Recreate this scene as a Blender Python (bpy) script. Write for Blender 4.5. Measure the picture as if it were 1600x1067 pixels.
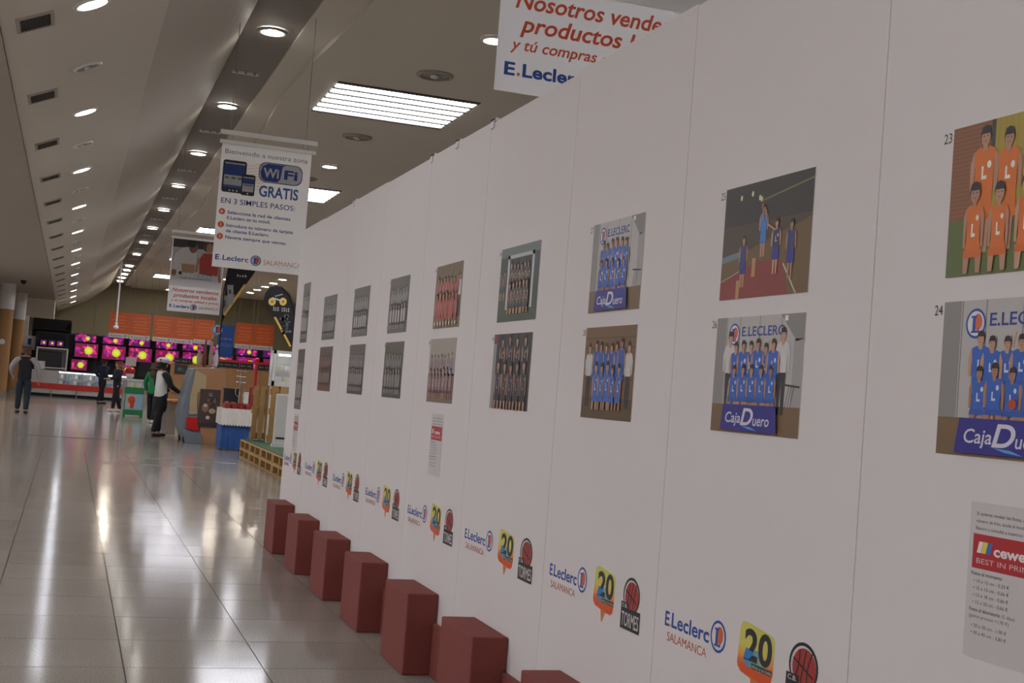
import bpy, bmesh, math, random
from mathutils import Vector, Matrix
random.seed(7)
R = random.random
for o in list(bpy.data.objects): bpy.data.objects.remove(o)
sc = bpy.context.scene
COL = sc.collection
PI = math.pi

# ------------------------------------------------------------------ camera
FPX, YAW, PITCH, ROLL, CH = 2038.1, 0.32502899, 0.04428872, 0.07703653, 1.28
fw = Vector((math.sin(YAW)*math.cos(PITCH), math.cos(YAW)*math.cos(PITCH), math.sin(PITCH)))
r0 = Vector((math.cos(YAW), -math.sin(YAW), 0)); u0 = r0.cross(fw)
rt = r0*math.cos(ROLL) + u0*math.sin(ROLL); up = rt.cross(fw)
cam = bpy.data.cameras.new('camera'); camo = bpy.data.objects.new('camera', cam); COL.objects.link(camo)
cam.sensor_width = 36; cam.lens = FPX/1600*36; cam.clip_end = 300
camo.matrix_world = Matrix(((rt.x, up.x, -fw.x, 0), (rt.y, up.y, -fw.y, 0), (rt.z, up.z, -fw.z, CH), (0, 0, 0, 1)))
sc.camera = camo
def ray(px, py): return rt*((px-800)/FPX) - up*((py-533.5)/FPX) + fw
def P(px, py, Y):                    # the point seen at a pixel, at the distance Y down the hall
    d = ray(px, py); return Vector((0, 0, CH)) + d*(Y/d.y)
def G(px, py):                       # the point of the floor seen at a pixel
    d = ray(px, py); return Vector((0, 0, CH)) + d*(-CH/d.z)

# ------------------------------------------------------------------ world, exposure
w = bpy.data.worlds.new('world'); sc.world = w; w.use_nodes = True
w.node_tree.nodes['Background'].inputs[0].default_value = (1, .95, .88, 1)
w.node_tree.nodes['Background'].inputs[1].default_value = .05
sc.view_settings.view_transform = 'Standard'; sc.view_settings.look = 'None'
sc.view_settings.gamma = 1; sc.view_settings.exposure = 1.12
sc.view_settings.use_curve_mapping = False
L_BACK, L_BOX, L_SPOT, L_SLOT, L_LEFT = 75, 9.5, 20, 8, 32      # strengths of the lamps (built further down)

# ------------------------------------------------------------------ materials
def lin(c):
    if isinstance(c, str): c = tuple(int(c[i:i+2], 16)/255 for i in (0, 2, 4))
    return tuple((x/12.92 if x <= .04045 else ((x+.055)/1.055)**2.4) for x in c[:3])
MATS = {}
def mat(name, c, rough=.6, metal=0, var=.06, scale=8., bump=0., emit=0, alpha=1, trans=0):
    if name in MATS: return MATS[name]
    m = bpy.data.materials.new(name); m.use_nodes = True; MATS[name] = m
    nt = m.node_tree; b = nt.nodes['Principled BSDF']; rgb = lin(c)
    b.inputs['Roughness'].default_value = rough; b.inputs['Metallic'].default_value = metal
    tc = nt.nodes.new('ShaderNodeTexCoord'); nz = nt.nodes.new('ShaderNodeTexNoise')
    nz.inputs['Scale'].default_value = scale; nz.inputs['Detail'].default_value = 4
    nt.links.new(tc.outputs['Object'], nz.inputs['Vector'])
    mx = nt.nodes.new('ShaderNodeMix'); mx.data_type = 'RGBA'
    mx.inputs['A'].default_value = tuple(x*(1-var) for x in rgb)+(1,)
    mx.inputs['B'].default_value = tuple(min(1, x*(1+var)) for x in rgb)+(1,)
    nt.links.new(nz.outputs['Fac'], mx.inputs['Factor']); nt.links.new(mx.outputs['Result'], b.inputs['Base Color'])
    if bump:
        bp = nt.nodes.new('ShaderNodeBump'); bp.inputs['Strength'].default_value = bump; bp.inputs['Distance'].default_value = .01
        nt.links.new(nz.outputs['Fac'], bp.inputs['Height']); nt.links.new(bp.outputs['Normal'], b.inputs['Normal'])
    if emit:
        b.inputs['Emission Color'].default_value = rgb+(1,); b.inputs['Emission Strength'].default_value = emit
    if alpha < 1: b.inputs['Alpha'].default_value = alpha
    if trans: b.inputs['Transmission Weight'].default_value = trans
    return m
def print_mat(name, rough=.5, emit=0, translucent=0):
    m = bpy.data.materials.new(name); m.use_nodes = True; nt = m.node_tree; b = nt.nodes['Principled BSDF']
    a = nt.nodes.new('ShaderNodeVertexColor'); a.layer_name = 'ink'
    b.inputs['Roughness'].default_value = rough
    if emit:
        b.inputs['Base Color'].default_value = (.01, .01, .01, 1)
        nt.links.new(a.outputs['Color'], b.inputs['Emission Color']); b.inputs['Emission Strength'].default_value = emit
    else: nt.links.new(a.outputs['Color'], b.inputs['Base Color'])
    if translucent:
        t = nt.nodes.new('ShaderNodeBsdfTranslucent'); nt.links.new(a.outputs['Color'], t.inputs['Color'])
        mx = nt.nodes.new('ShaderNodeMixShader'); mx.inputs[0].default_value = translucent
        nt.links.new(b.outputs[0], mx.inputs[1]); nt.links.new(t.outputs[0], mx.inputs[2])
        nt.links.new(mx.outputs[0], nt.nodes['Material Output'].inputs[0])
    MATS[name] = m; return m
print_mat('ink_print', .45); print_mat('screen_picture', .2, .45); print_mat('banner_print', .5, 0, .45)
M = MATS
mat('panel_white', 'ddd6d1', .75, var=.015, scale=3, bump=.02)
mat('terracotta', '824138', .85, var=.06, scale=40, bump=.15)
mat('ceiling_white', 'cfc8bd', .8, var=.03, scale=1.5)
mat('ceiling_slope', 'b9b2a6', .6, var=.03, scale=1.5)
mat('slot_grey', '8a827c', .8, var=.08, scale=6)  # grey darkened to carry the shade inside the recessed slot
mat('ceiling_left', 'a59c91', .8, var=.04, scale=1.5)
mat('olive_wall', '8b836e', .8, var=.06, scale=.6)
mat('side_wall', 'b9b0a4', .8)
mat('white_metal', 'dcdad6', .4); mat('grey_metal', '9b9894', .35, .6); mat('dark_grille', '2a2623', .7)
mat('black', '141316', .6); mat('soft_black', '1d1b1e', .9); mat('chrome', 'c9c9c9', .2, 1)
mat('back_glow', 'fff4e0', .4, emit=L_BACK); mat('divider_grey', '5a564f', .8)
mat('lamp_glow', 'fff6e6', .4, emit=L_SPOT); mat('slot_glow', 'fff9f2', .4, emit=L_SLOT); mat('left_glow', 'f0f5ff', .4, emit=L_LEFT)
mat('box_glow', 'f1f2fc', .4, emit=L_BOX); mat('case_glow', 'f2f6ff', .4, emit=3)
mat('pine', 'a8824c', .7, var=.25, scale=14); mat('pine_light', 'b99762', .7, var=.2, scale=14)
mat('plywood', 'ad7f4d', .6, var=.12, scale=5); mat('turf_green', '3f5a3c', .95, var=.3, scale=60)
mat('brown_cork', 'a5794c', .7, var=.12, scale=30); mat('column_white', 'd8d4cf', .6)
mat('cardboard', 'ab7d58', .8, var=.06, scale=6); mat('car_grey', '6f7980', .35, var=.04); mat('car_window', 'b39f78', .3, var=.15, scale=4)
mat('tail_red', 'c01612', .3, var=.04); mat('rubber', '2b2928', .8)
mat('cloth_white', 'ddd6cc', .85, var=.05); mat('cloth_blue', '2c5290', .8, var=.12, scale=5)
mat('red_plastic', 'c22a20', .4); mat('green_plastic', '1d7a45', .5); mat('counter_grey', 'b6b0a8', .5)
mat('glass', 'dfe8ec', .05, alpha=.18, var=0); mat('meat_red', '8e2b22', .5, var=.3, scale=40); mat('cream_food', 'd8c49a', .6, var=.2, scale=30)
mat('bread', 'c07f55', .8, var=.25, scale=20); mat('ham_cloth', 'a3937a', .8, var=.15, scale=10); mat('ham_brown', '6f4127', .6, var=.3, scale=15)
mat('skin', 'c08c70', .6, var=.04); mat('hair_brown', '4a3322', .8, var=.2, scale=40); mat('hair_dark', '231a15', .8, var=.2, scale=40); mat('hair_blond', '7d5a38', .8, var=.2, scale=40)
mat('vest_dark', '141418', .9); mat('sleeve_grey', '8f8b8b', .9); mat('jeans', '1f2633', .9, var=.15, scale=20); mat('navy', '22253a', .9)
mat('top_green', '1f7a4a', .9); mat('shirt_white', 'd6d2cc', .9); mat('trouser_black', '1a191b', .9); mat('shoe_white', 'cfcac6', .7); mat('shoe_dark', '241f1d', .6)
mat('bag_yellow', 'c9c032', .6); mat('grey_tub', '77716d', .4, alpha=.5); mat('strip_line', '2f3236', .5)
def floor_mat(name, joints):
    m = mat(name, 'b5ada2', .11, var=.0); nt = m.node_tree; b = nt.nodes['Principled BSDF']
    tc = nt.nodes.new('ShaderNodeNewGeometry')
    n1 = nt.nodes.new('ShaderNodeTexNoise'); n1.inputs['Scale'].default_value = 130; n1.inputs['Detail'].default_value = 3
    n2 = nt.nodes.new('ShaderNodeTexNoise'); n2.inputs['Scale'].default_value = 1.3; n2.inputs['Detail'].default_value = 4
    nt.links.new(tc.outputs['Position'], n1.inputs['Vector']); nt.links.new(tc.outputs['Position'], n2.inputs['Vector'])
    cr = nt.nodes.new('ShaderNodeValToRGB'); cr.color_ramp.elements[0].position = .3; cr.color_ramp.elements[1].position = .7
    cr.color_ramp.elements[0].color = lin('877e73')+(1,); cr.color_ramp.elements[1].color = lin('b2a99d')+(1,)
    nt.links.new(n1.outputs['Fac'], cr.inputs['Fac'])
    mx = nt.nodes.new('ShaderNodeMix'); mx.data_type = 'RGBA'; mx.blend_type = 'MULTIPLY'; mx.inputs['Factor'].default_value = .25
    nt.links.new(cr.outputs['Color'], mx.inputs['A']); nt.links.new(n2.outputs['Fac'], mx.inputs['B'])
    last = mx.outputs['Result']
    if joints:
        mp = nt.nodes.new('ShaderNodeMapping'); mp.inputs['Location'].default_value = (-.336, -8.29, 0)
        br = nt.nodes.new('ShaderNodeTexBrick'); br.offset = 0
        br.inputs['Scale'].default_value = 1; br.inputs['Brick Width'].default_value = .6; br.inputs['Row Height'].default_value = .6
        br.inputs['Mortar Size'].default_value = .003; br.inputs['Color1'].default_value = (1, 1, 1, 1); br.inputs['Color2'].default_value = (.93, .93, .93, 1); br.inputs['Mortar'].default_value = (.45, .43, .4, 1)
        nt.links.new(tc.outputs['Position'], mp.inputs['Vector']); nt.links.new(mp.outputs['Vector'], br.inputs['Vector'])
        m2 = nt.nodes.new('ShaderNodeMix'); m2.data_type = 'RGBA'; m2.blend_type = 'MULTIPLY'; m2.inputs['Factor'].default_value = 1
        nt.links.new(last, m2.inputs['A']); nt.links.new(br.outputs['Color'], m2.inputs['B']); last = m2.outputs['Result']
    else:
        oi = nt.nodes.new('ShaderNodeObjectInfo'); mr = nt.nodes.new('ShaderNodeMapRange')
        mr.inputs['To Min'].default_value = .92; mr.inputs['To Max'].default_value = 1.04
        nt.links.new(oi.outputs['Random'], mr.inputs['Value'])
        m2 = nt.nodes.new('ShaderNodeMix'); m2.data_type = 'RGBA'; m2.blend_type = 'MULTIPLY'; m2.inputs['Factor'].default_value = 1
        nt.links.new(last, m2.inputs['A']); nt.links.new(mr.outputs['Result'], m2.inputs['B']); last = m2.outputs['Result']
    nt.links.new(last, b.inputs['Base Color']); b.inputs['IOR'].default_value = 1.16
    bp = nt.nodes.new('ShaderNodeBump'); bp.inputs['Strength'].default_value = .06; bp.inputs['Distance'].default_value = .01
    n3 = nt.nodes.new('ShaderNodeTexNoise'); n3.inputs['Scale'].default_value = 3.5; nt.links.new(tc.outputs['Position'], n3.inputs['Vector'])
    nt.links.new(n3.outputs['Fac'], bp.inputs['Height']); nt.links.new(bp.outputs['Normal'], b.inputs['Normal'])
    return m
floor_mat('floor_tile', False); floor_mat('floor_far', True); mat('grout', '4a443d', .8)

# ------------------------------------------------------------------ object helpers
def link(name, me, m=None, parent=None):
    o = bpy.data.objects.new(name, me); COL.objects.link(o)
    if m: me.materials.append(M[m] if isinstance(m, str) else m)
    if parent: o.parent = parent
    return o
def tag(o, label, cat, group=None):
    o['label'] = label; o['category'] = cat
    if group: o['group'] = group
    return o
def struct(o): o['kind'] = 'structure'; return o
def empty(name, loc, rz=0, label=None, cat=None, group=None):
    o = bpy.data.objects.new(name, None); COL.objects.link(o); o.location = loc; o.rotation_euler[2] = rz; o.empty_display_size = .1
    if label: tag(o, label, cat, group)
    return o
def bm_box(bm, x0, x1, y0, y1, z0, z1):
    v = [bm.verts.new(p) for p in ((x0,y0,z0),(x1,y0,z0),(x1,y1,z0),(x0,y1,z0),(x0,y0,z1),(x1,y0,z1),(x1,y1,z1),(x0,y1,z1))]
    return [bm.faces.new([v[i] for i in f]) for f in ((3,2,1,0),(4,5,6,7),(0,1,5,4),(1,2,6,5),(2,3,7,6),(3,0,4,7))]
def bm_cyl(bm, p, q, r0, r1=None, n=14, cap=True):
    r1 = r0 if r1 is None else r1; p = Vector(p); q = Vector(q); d = (q-p).normalized()
    a = d.orthogonal().normalized(); b = d.cross(a)
    A = [bm.verts.new(p+(a*math.cos(t)+b*math.sin(t))*r0) for t in (2*PI*i/n for i in range(n))]
    B = [bm.verts.new(q+(a*math.cos(t)+b*math.sin(t))*r1) for t in (2*PI*i/n for i in range(n))]
    for i in range(n): bm.faces.new((A[i], A[(i+1) % n], B[(i+1) % n], B[i]))
    if cap: bm.faces.new(A[::-1]); bm.faces.new(B)
def bm_ball(bm, c, r, sx=1, sy=1, sz=1, n=10):
    g = bmesh.ops.create_uvsphere(bm, u_segments=n, v_segments=max(6, n-2), radius=r)
    bmesh.ops.scale(bm, vec=(sx, sy, sz), verts=g['verts']); bmesh.ops.translate(bm, vec=c, verts=g['verts'])
def bm_prism(bm, pts, axis, a0, a1):
    # outline pts (2D) pushed along an axis: 'y' takes (x,z), 'x' takes (y,z), 'z' takes (x,y)
    f = {'y': lambda p, t: (p[0], t, p[1]), 'x': lambda p, t: (t, p[0], p[1]), 'z': lambda p, t: (p[0], p[1], t)}[axis]
    A = [bm.verts.new(f(p, a0)) for p in pts]; B = [bm.verts.new(f(p, a1)) for p in pts]; n = len(pts)
    bm.faces.new(A); bm.faces.new(B[::-1])
    for i in range(n): bm.faces.new((A[(i+1) % n], A[i], B[i], B[(i+1) % n]))
def mesh_from(bm, bevel=0, smooth=False, seg=2):
    if bevel: bmesh.ops.bevel(bm, geom=bm.edges[:], offset=bevel, segments=seg, profile=.6, affect='EDGES', clamp_overlap=True)
    bmesh.ops.recalc_face_normals(bm, faces=bm.faces[:])
    me = bpy.data.meshes.new('m'); bm.to_mesh(me); bm.free()
    if smooth:
        for p in me.polygons: p.use_smooth = True
    return me
def obj(name, fn, m, parent=None, bevel=0, smooth=False, loc=None):
    bm = bmesh.new(); fn(bm); o = link(name, mesh_from(bm, bevel, smooth), m, parent)
    if loc is not None: o.location = loc
    return o
def box(name, x0, x1, y0, y1, z0, z1, m, parent=None, bevel=0):
    return obj(name, lambda bm: bm_box(bm, x0, x1, y0, y1, z0, z1), m, parent, bevel)
def tube(name, p, q, r, m, parent=None, r1=None, n=12): return obj(name, lambda bm: bm_cyl(bm, p, q, r, r1, n), m, parent, smooth=False)

# ------------------------------------------------------------------ flat print: layered vector shapes with ink colours
TXT = {}
def text_mesh(s, bold, shear):
    k = (s, bold, shear)
    if k not in TXT:
        cu = bpy.data.curves.new('t', 'FONT'); cu.body = s; cu.resolution_u = 6 if len(s) <= 2 else 3; cu.offset = bold; cu.shear = shear
        o = bpy.data.objects.new('t', cu); COL.objects.link(o)
        me = bpy.data.meshes.new_from_object(o.evaluated_get(bpy.context.evaluated_depsgraph_get()))
        v = [(p.co.x, p.co.y) for p in me.vertices]; f = [tuple(q.vertices) for q in me.polygons]
        bpy.data.objects.remove(o); bpy.data.curves.remove(cu); bpy.data.meshes.remove(me)
        TXT[k] = (v, f)
    return TXT[k]
CAP = .73
class Art:
    def __init__(s, dz=.00009): s.v = []; s.f = []; s.c = []; s.dz = dz; s.ox = s.oy = 0; s.s = 1
    def poly(s, pts, col, lv=0):
        n = len(s.v); g = col if callable(col) else None; c = None if g else lin(col)
        for x, y in pts: s.v.append((s.ox+x*s.s, s.oy+y*s.s, lv*s.dz))
        s.f.append(tuple(range(n, n+len(pts)))); s.c.append([lin(g(x, y)) if g else c for x, y in pts])
    def rect(s, x0, y0, x1, y1, col, lv=0): s.poly([(x0, y0), (x1, y0), (x1, y1), (x0, y1)], col, lv)
    def ell(s, cx, cy, rx, ry, col, lv=0, n=16, a0=0, a1=2*PI):
        k = n if a1-a0 > 6.28 else n+1
        s.poly([(cx+rx*math.cos(a0+(a1-a0)*i/n), cy+ry*math.sin(a0+(a1-a0)*i/n)) for i in range(k)], col, lv)
    def line(s, x0, y0, x1, y1, t, col, lv=0):
        dx, dy = x1-x0, y1-y0; l = math.hypot(dx, dy) or 1; nx, ny = -dy/l*t/2, dx/l*t/2
        s.poly([(x0+nx, y0+ny), (x0-nx, y0-ny), (x1-nx, y1-ny), (x1+nx, y1+ny)], col, lv)
    def text(s, t, x0, y, x1, cap, col, lv=5, bold=0., shear=0., squeeze=True):
        v, f = text_mesh(t, bold, shear)
        if not v: return
        a = min(p[0] for p in v); b = max(p[0] for p in v); ky = cap/CAP
        kx = (x1-x0)/(b-a) if x1 is not None else ky
        n = len(s.v); c = lin(col)
        for px, py in v: s.v.append((s.ox+(x0+(px-a)*kx)*s.s, s.oy+(y+py*ky)*s.s, lv*s.dz))
        for q in f: s.f.append(tuple(i+n for i in q)); s.c.append([c]*len(q))
    def marks(s, x0, y, x1, cap, col, lv=5):      # lettering too small to read: a row of uneven strokes
        n = max(3, int((x1-x0)/(cap*.75))); d = (x1-x0)/n
        for i in range(n):
            k = (i*7+3) % 5; hh = cap*(.62+.095*k)
            if k == 4 and i not in (0, n-1): continue
            s.rect(x0+i*d, y, x0+i*d+d*.28, y+hh, col, lv); s.rect(x0+i*d+d*.28, y+hh*.42, x0+i*d+d*.78, y+hh*.6, col, lv)
    def band(s, pts, colf, lv, y0, y1, n=10):
        # a convex outline cut into level bands so a colour can run through it
        bm = bmesh.new(); fc = bm.faces.new([bm.verts.new((x, y, 0)) for x, y in pts])
        for i in range(1, n):
            bmesh.ops.bisect_plane(bm, geom=bm.verts[:]+bm.edges[:]+bm.faces[:], plane_co=(0, y0+(y1-y0)*i/n, 0), plane_no=(0, 1, 0))
        for q in bm.faces: s.poly([(v.co.x, v.co.y) for v in q.verts], colf, lv)
        bm.free()
    def build(s, name, m='ink_print', parent=None, mw=None):
        me = bpy.data.meshes.new(name); me.from_pydata(s.v, [], s.f)
        ca = me.color_attributes.new('ink', 'FLOAT_COLOR', 'CORNER'); i = 0
        for cs in s.c:
            for c in cs: ca.data[i].color = c+(1,); i += 1
        o = link(name, me, m, parent)
        if mw is not None: o.matrix_world = mw
        return o
def face(pos, facing):           # matrix that lays x-right, y-up art on a surface
    ax = {'-x': ((0, -1, 0), (-1, 0, 0)), '-y': ((1, 0, 0), (0, -1, 0))}[facing]
    X = Vector(ax[0]); N = Vector(ax[1]); Z = Vector((0, 0, 1))
    return Matrix(((X.x, Z.x, N.x, pos[0]), (X.y, Z.y, N.y, pos[1]), (X.z, Z.z, N.z, pos[2]), (0, 0, 0, 1)))
def mixc(a, b, t): return tuple(x*(1-t)+y*t for x, y in zip(a, b))
def hexc(h): return tuple(int(h[i:i+2], 16)/255 for i in (0, 2, 4))
def ramp(stops):
    def f(t):
        for (a, ca), (b, cb) in zip(stops, stops[1:]):
            if t <= b: return mixc(hexc(ca), hexc(cb), max(0, (t-a)/(b-a)))
        return hexc(stops[-1][1])
    return f
BLUE, ORNG = '2a4f9e', 'd5683a'
def logo_ring(a, cx, cy, r, lv=3, rx=None):
    k = (rx or r)/r
    a.ell(cx, cy, r*k, r, BLUE, lv, 28); a.ell(cx, cy, r*.83*k, r*.83, 'ddd8d6', lv+1, 26)
    a.ell(cx+.18*r*k, cy+.1*r, r*.48*k, r*.55, ORNG, lv+2, 20)
    a.rect(cx-.32*r*k, cy-.5*r, cx-.02*r*k, cy+.5*r, BLUE, lv+3); a.rect(cx-.46*r*k, cy+.38*r, cx+.1*r*k, cy+.52*r, BLUE, lv+4)
    a.poly([(cx-.46*r*k, cy-.62*r), (cx+.36*r*k, cy-.62*r), (cx+.36*r*k, cy-.28*r), (cx+.22*r*k, cy-.46*r), (cx-.46*r*k, cy-.5*r)], BLUE, lv+5)

# ------------------------------------------------------------------ setting: floor
fl = struct(box('floor', -9, 13, -9, 73, -.2, -.004, 'grout'))
TX0, TX1, TY0, TY1 = .336-.6*5, .336+.6*3, 8.29-.6*8, 8.29+.6*21
for x0, x1, y0, y1 in ((-9, TX0, -9, 73), (TX1, 13, -9, 73), (TX0, TX1, -9, TY0), (TX0, TX1, TY1, 73)):
    box('far_paving', x0, x1, y0, y1, -.004, 0, 'floor_far', fl)
bm = bmesh.new(); bm_box(bm, .0025, .5975, .0025, .5975, -.0045, 0); tme = mesh_from(bm); tme.materials.append(M['floor_tile'])
for i in range(8):
    for j in range(29):
        o = link('floor_tile', tme, None, fl); o.location = (TX0+.6*i, TY0+.6*j, 0)
for (xa, xb, yy) in ((.55, 1.9, 18.6), (-.8, 1.0, 24.5), (.9, 2.5, 19.9)):
    tag(box('floor_strip', xa, xb, yy, yy+.05, 0, .004, 'grey_metal' if yy < 20 else 'strip_line'),
        {18.6: 'thin metal joint strip across the floor before the pallets', 24.5: 'dark thin drain strip across the aisle floor', 19.9: 'pale metal joint strip running to the pallet corner'}[yy], 'floor strip')

# ------------------------------------------------------------------ setting: walls and ceiling
YB = 72.6
struct(box('wall_back', -9, 13, YB, YB+.3, 0, 8, 'olive_wall'))
for x in (-1.9, 1.1, 4.4): box('trim', x, x+.12, YB-.05, YB, 0, 6, 'olive_wall', bpy.data.objects['wall_back'])
struct(box('wall_left', -9.3, -9, -9, 73, 0, 8, 'side_wall')); struct(box('wall_right', 13, 13.3, -9, 73, 0, 8, 'side_wall')); struct(box('wall_front', -9, 13, -9.3, -9, 0, 8, 'side_wall'))
Y0, Y1 = -9, YB
def strip(name, prof, m, parent=None, thick=.05):
    # a ceiling surface: (x, z) profile drawn along the hall
    def f(bm):
        up_ = [(x, z+thick) for x, z in prof]; bm_prism(bm, prof+up_[::-1], 'y', Y0, Y1)
    o = obj(name, f, m, parent)
    return o
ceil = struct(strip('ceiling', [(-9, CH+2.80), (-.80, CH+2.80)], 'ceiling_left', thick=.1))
def curve_pts(pts, n=6):
    out = []
    for i in range(len(pts)-1):
        p0 = pts[max(i-1, 0)]; p1 = pts[i]; p2 = pts[i+1]; p3 = pts[min(i+2, len(pts)-1)]
        for k in range(n):
            t = k/n; out.append(tuple(.5*((2*p1[d])+(-p0[d]+p2[d])*t+(2*p0[d]-5*p1[d]+4*p2[d]-p3[d])*t*t+(-p0[d]+3*p1[d]-3*p2[d]+p3[d])*t**3) for d in (0, 1)))
    return out+[pts[-1]]
VP_A, VP_B = (-.80, CH+2.82), (.58, CH+3.42)
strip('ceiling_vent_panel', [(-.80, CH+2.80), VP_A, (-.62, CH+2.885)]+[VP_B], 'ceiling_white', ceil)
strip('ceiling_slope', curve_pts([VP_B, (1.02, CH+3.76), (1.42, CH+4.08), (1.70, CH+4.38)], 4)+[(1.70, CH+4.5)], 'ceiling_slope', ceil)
strip('ceiling_slot', [(1.60, CH+4.5), (2.44, CH+4.5)], 'slot_grey', ceil)
strip('ceiling_band', [(2.44, CH+4.5), (2.44, CH+4.47), (3.3, CH+4.47)], 'ceiling_white', ceil)
def wavy(bm):
    n = 400; lo = []; hi = []
    pts = []
    for i in range(n+1):
        y = Y0+(Y1-Y0)*i/n; pts.append((2.845-.075*math.cos(2*PI*(y-19.6)/10.5), y))
    pts += [(13, Y1), (13, Y0)]
    bm_prism(bm, pts, 'z', CH+4.4, CH+4.47)
obj('ceiling_wave', wavy, 'ceiling_white', ceil)
def bulk(bm): bm_prism(bm, curve_pts([(60.6, CH+2.80), (61.2, CH+2.55), (61.7, CH+2.15), (62.4, CH+2.05)], 4)+[(63.5, CH+2.05), (63.5, CH+2.80)], 'x', -9, -.82)
obj('ceiling_bulkhead', bulk, 'ceiling_white', ceil, smooth=False)

# ------------------------------------------------------------------ lamps of the hall, plus an added row at the left
def mk_disc_lamp(name, glow, r, rim='white_metal'):
    t = empty(name, (0, 0, 0))
    def ring(bm):
        n = 24
        rows = [(r*1.0, .012), (r*1.0, -.018), (r*1.22, -.018), (r*1.3, 0), (r*1.3, .012)]
        vs = [[bm.verts.new((a*math.cos(2*PI*i/n), a*math.sin(2*PI*i/n), z)) for i in range(n)] for a, z in rows]
        for k in range(len(rows)-1):
            for i in range(n): bm.faces.new((vs[k][i], vs[k][(i+1) % n], vs[k+1][(i+1) % n], vs[k+1][i]))
    obj('rim', ring, rim, t)
    if glow: obj('bulb', lambda bm: bm_cyl(bm, (0, 0, -.012), (0, 0, .006), r*.97, None, 20), glow, t)
    else:
        obj('reflector', lambda bm: bm_cyl(bm, (0, 0, .0), (0, 0, .006), r*.97, None, 20), 'grey_metal', t)
        obj('bulb', lambda bm: bm_ball(bm, (0, 0, -.008), r*.35, 1, 1, .5), 'chrome', t)
    return t
def copy_tree(o, parent=None):
    c = o.copy(); COL.objects.link(c); c.parent = parent
    for ch in o.children: copy_tree(ch, c)
    return c
def series(proto, spots, rot=None, label=None, cat=None, group=None):
    for i, p in enumerate(spots):
        o = proto if i == 0 else copy_tree(proto)
        o.location = p
        if rot: o.rotation_euler = rot
        tag(o, label, cat, group)
SL = math.atan2(.535, 1.2)
def onvent(x): return VP_A[1]+.065+(x+.62)*(VP_B[1]-VP_A[1]-.065)/(VP_B[0]+.62)
lz = onvent(-.085)-.004
series(mk_disc_lamp('recessed_lamp', 'left_glow', .13), [(-.085, 11.75+5.05*k, lz) for k in range(-3, 12)], (0, -SL, 0),
       'lit round recessed lamp in the sloped ceiling beside the air vents', 'ceiling lamp', 'lit lamps beside the vents')
series(mk_disc_lamp('recessed_lamp', None, .12), [(-.085, 14.27+5.05*k, lz) for k in range(0, 11)], (0, -SL, 0),
       'unlit round recessed lamp in the sloped ceiling beside the air vents', 'ceiling lamp', 'unlit lamps beside the vents')
vent = empty('air_vent', (0, 0, 0))
def vframe(bm):
    for a in ((-.16, -.13, -.23, .23), (.13, .16, -.23, .23), (-.13, .13, -.23, -.2), (-.13, .13, .2, .23)): bm_box(bm, a[0], a[1], a[2], a[3], -.012, .008)
obj('frame', vframe, 'ceiling_left', vent)
obj('backing', lambda bm: bm_box(bm, -.13, .13, -.2, .2, -.002, .006), 'dark_grille', vent)
for k in range(8):
    obj('slat', lambda bm: bm_box(bm, -.122+.0325*k, -.112+.0325*k, -.2, .2, -.009, -.002), 'dark_grille', vent)
series(vent, [(-.53, 11.9+3.27*k, onvent(-.53)-.006) for k in range(0, 18)], (0, -SL, 0), 'dark slatted air vent in the sloped white ceiling', 'air vent', 'air vents in the sloped ceiling')
sy = [16.8+5.08*k for k in range(-3, 8)]
series(mk_disc_lamp('downlight', 'back_glow', .15, 'grey_metal'), [(2.10, 58.6+2.7*k, CH+4.47) for k in range(5)], None, 'closely spaced bright downlight at the far end of the dark channel', 'ceiling lamp', 'bright downlights at the channel end')
series(mk_disc_lamp('downlight', 'slot_glow', .15, 'grey_metal'), [(2.10, y, CH+4.47) for y in sy], None, 'round downlight in the dark ceiling channel', 'ceiling lamp', 'downlights in the dark channel')
for y in sy:                                    # the light of these lamps
    l = bpy.data.lights.new('channel_light', 'POINT'); l.energy = 1.6; l.shadow_soft_size = .06; l.color = (1, .95, .88)
    o = bpy.data.objects.new('channel_light', l); COL.objects.link(o); o.location = (2.10, y, CH+4.40)
bar = empty('channel_bar', (0, 0, 0))
obj('strip', lambda bm: bm_box(bm, -.19, .19, -.035, .035, -.03, 0), 'white_metal', bar)
for k in (-.13, 0, .13): obj('clip', lambda bm: bm_box(bm, k-.015, k+.015, -.05, .05, -.04, .0), 'grey_metal', bar)
series(bar, [(2.08, 14.3+5.08*k, CH+4.5) for k in range(9)], None, 'short pale unlit strip fitting across the dark ceiling channel', 'ceiling fitting', 'strip fittings in the dark channel')
lb = empty('ceiling_lightbox', (0, 0, 0)); S = 1.08
for k in range(6):
    y = -S+k*2*S/6
    obj('diffuser', lambda bm: bm_box(bm, -S+.02, S-.02, y+.045, y+2*S/6-.045, -.008, .0), 'box_glow', lb)
for k in range(7):
    y = -S+k*2*S/6; obj('divider', lambda bm: bm_box(bm, -S, S, y-.045, y+.045, -.02, 0), 'divider_grey', lb)
lb4 = copy_tree(lb)
series(lb4, [(4.41, 19.75, CH+4.4)], None, 'large bright lightbox of six white bars between the wireless banner and the panels', 'ceiling light', 'square lightboxes in the flat ceiling')
series(lb, [(4.41, 19.75+10.5*k, CH+4.4) for k in range(-2, 0)], None, 'square ceiling lightbox above the back of the exhibition panels', 'ceiling light', 'square lightboxes in the flat ceiling')
lb3 = copy_tree(lb)
series(lb3, [(4.41, 30.25+10.5*k, CH+4.4) for k in range(0, 4)], None, 'square ceiling lightbox beyond the banner about wireless internet', 'ceiling light', 'square lightboxes in the flat ceiling')
lb2 = copy_tree(lb)
series(lb2, [(-5, -6.0+6.0*k, CH+2.8) for k in range(0, 9)], None, 'added unseen square ceiling lightbox over the left side of the hall', 'ceiling light', 'lightboxes over the left side')  # added row, out of view, put in to light the white panels
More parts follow.
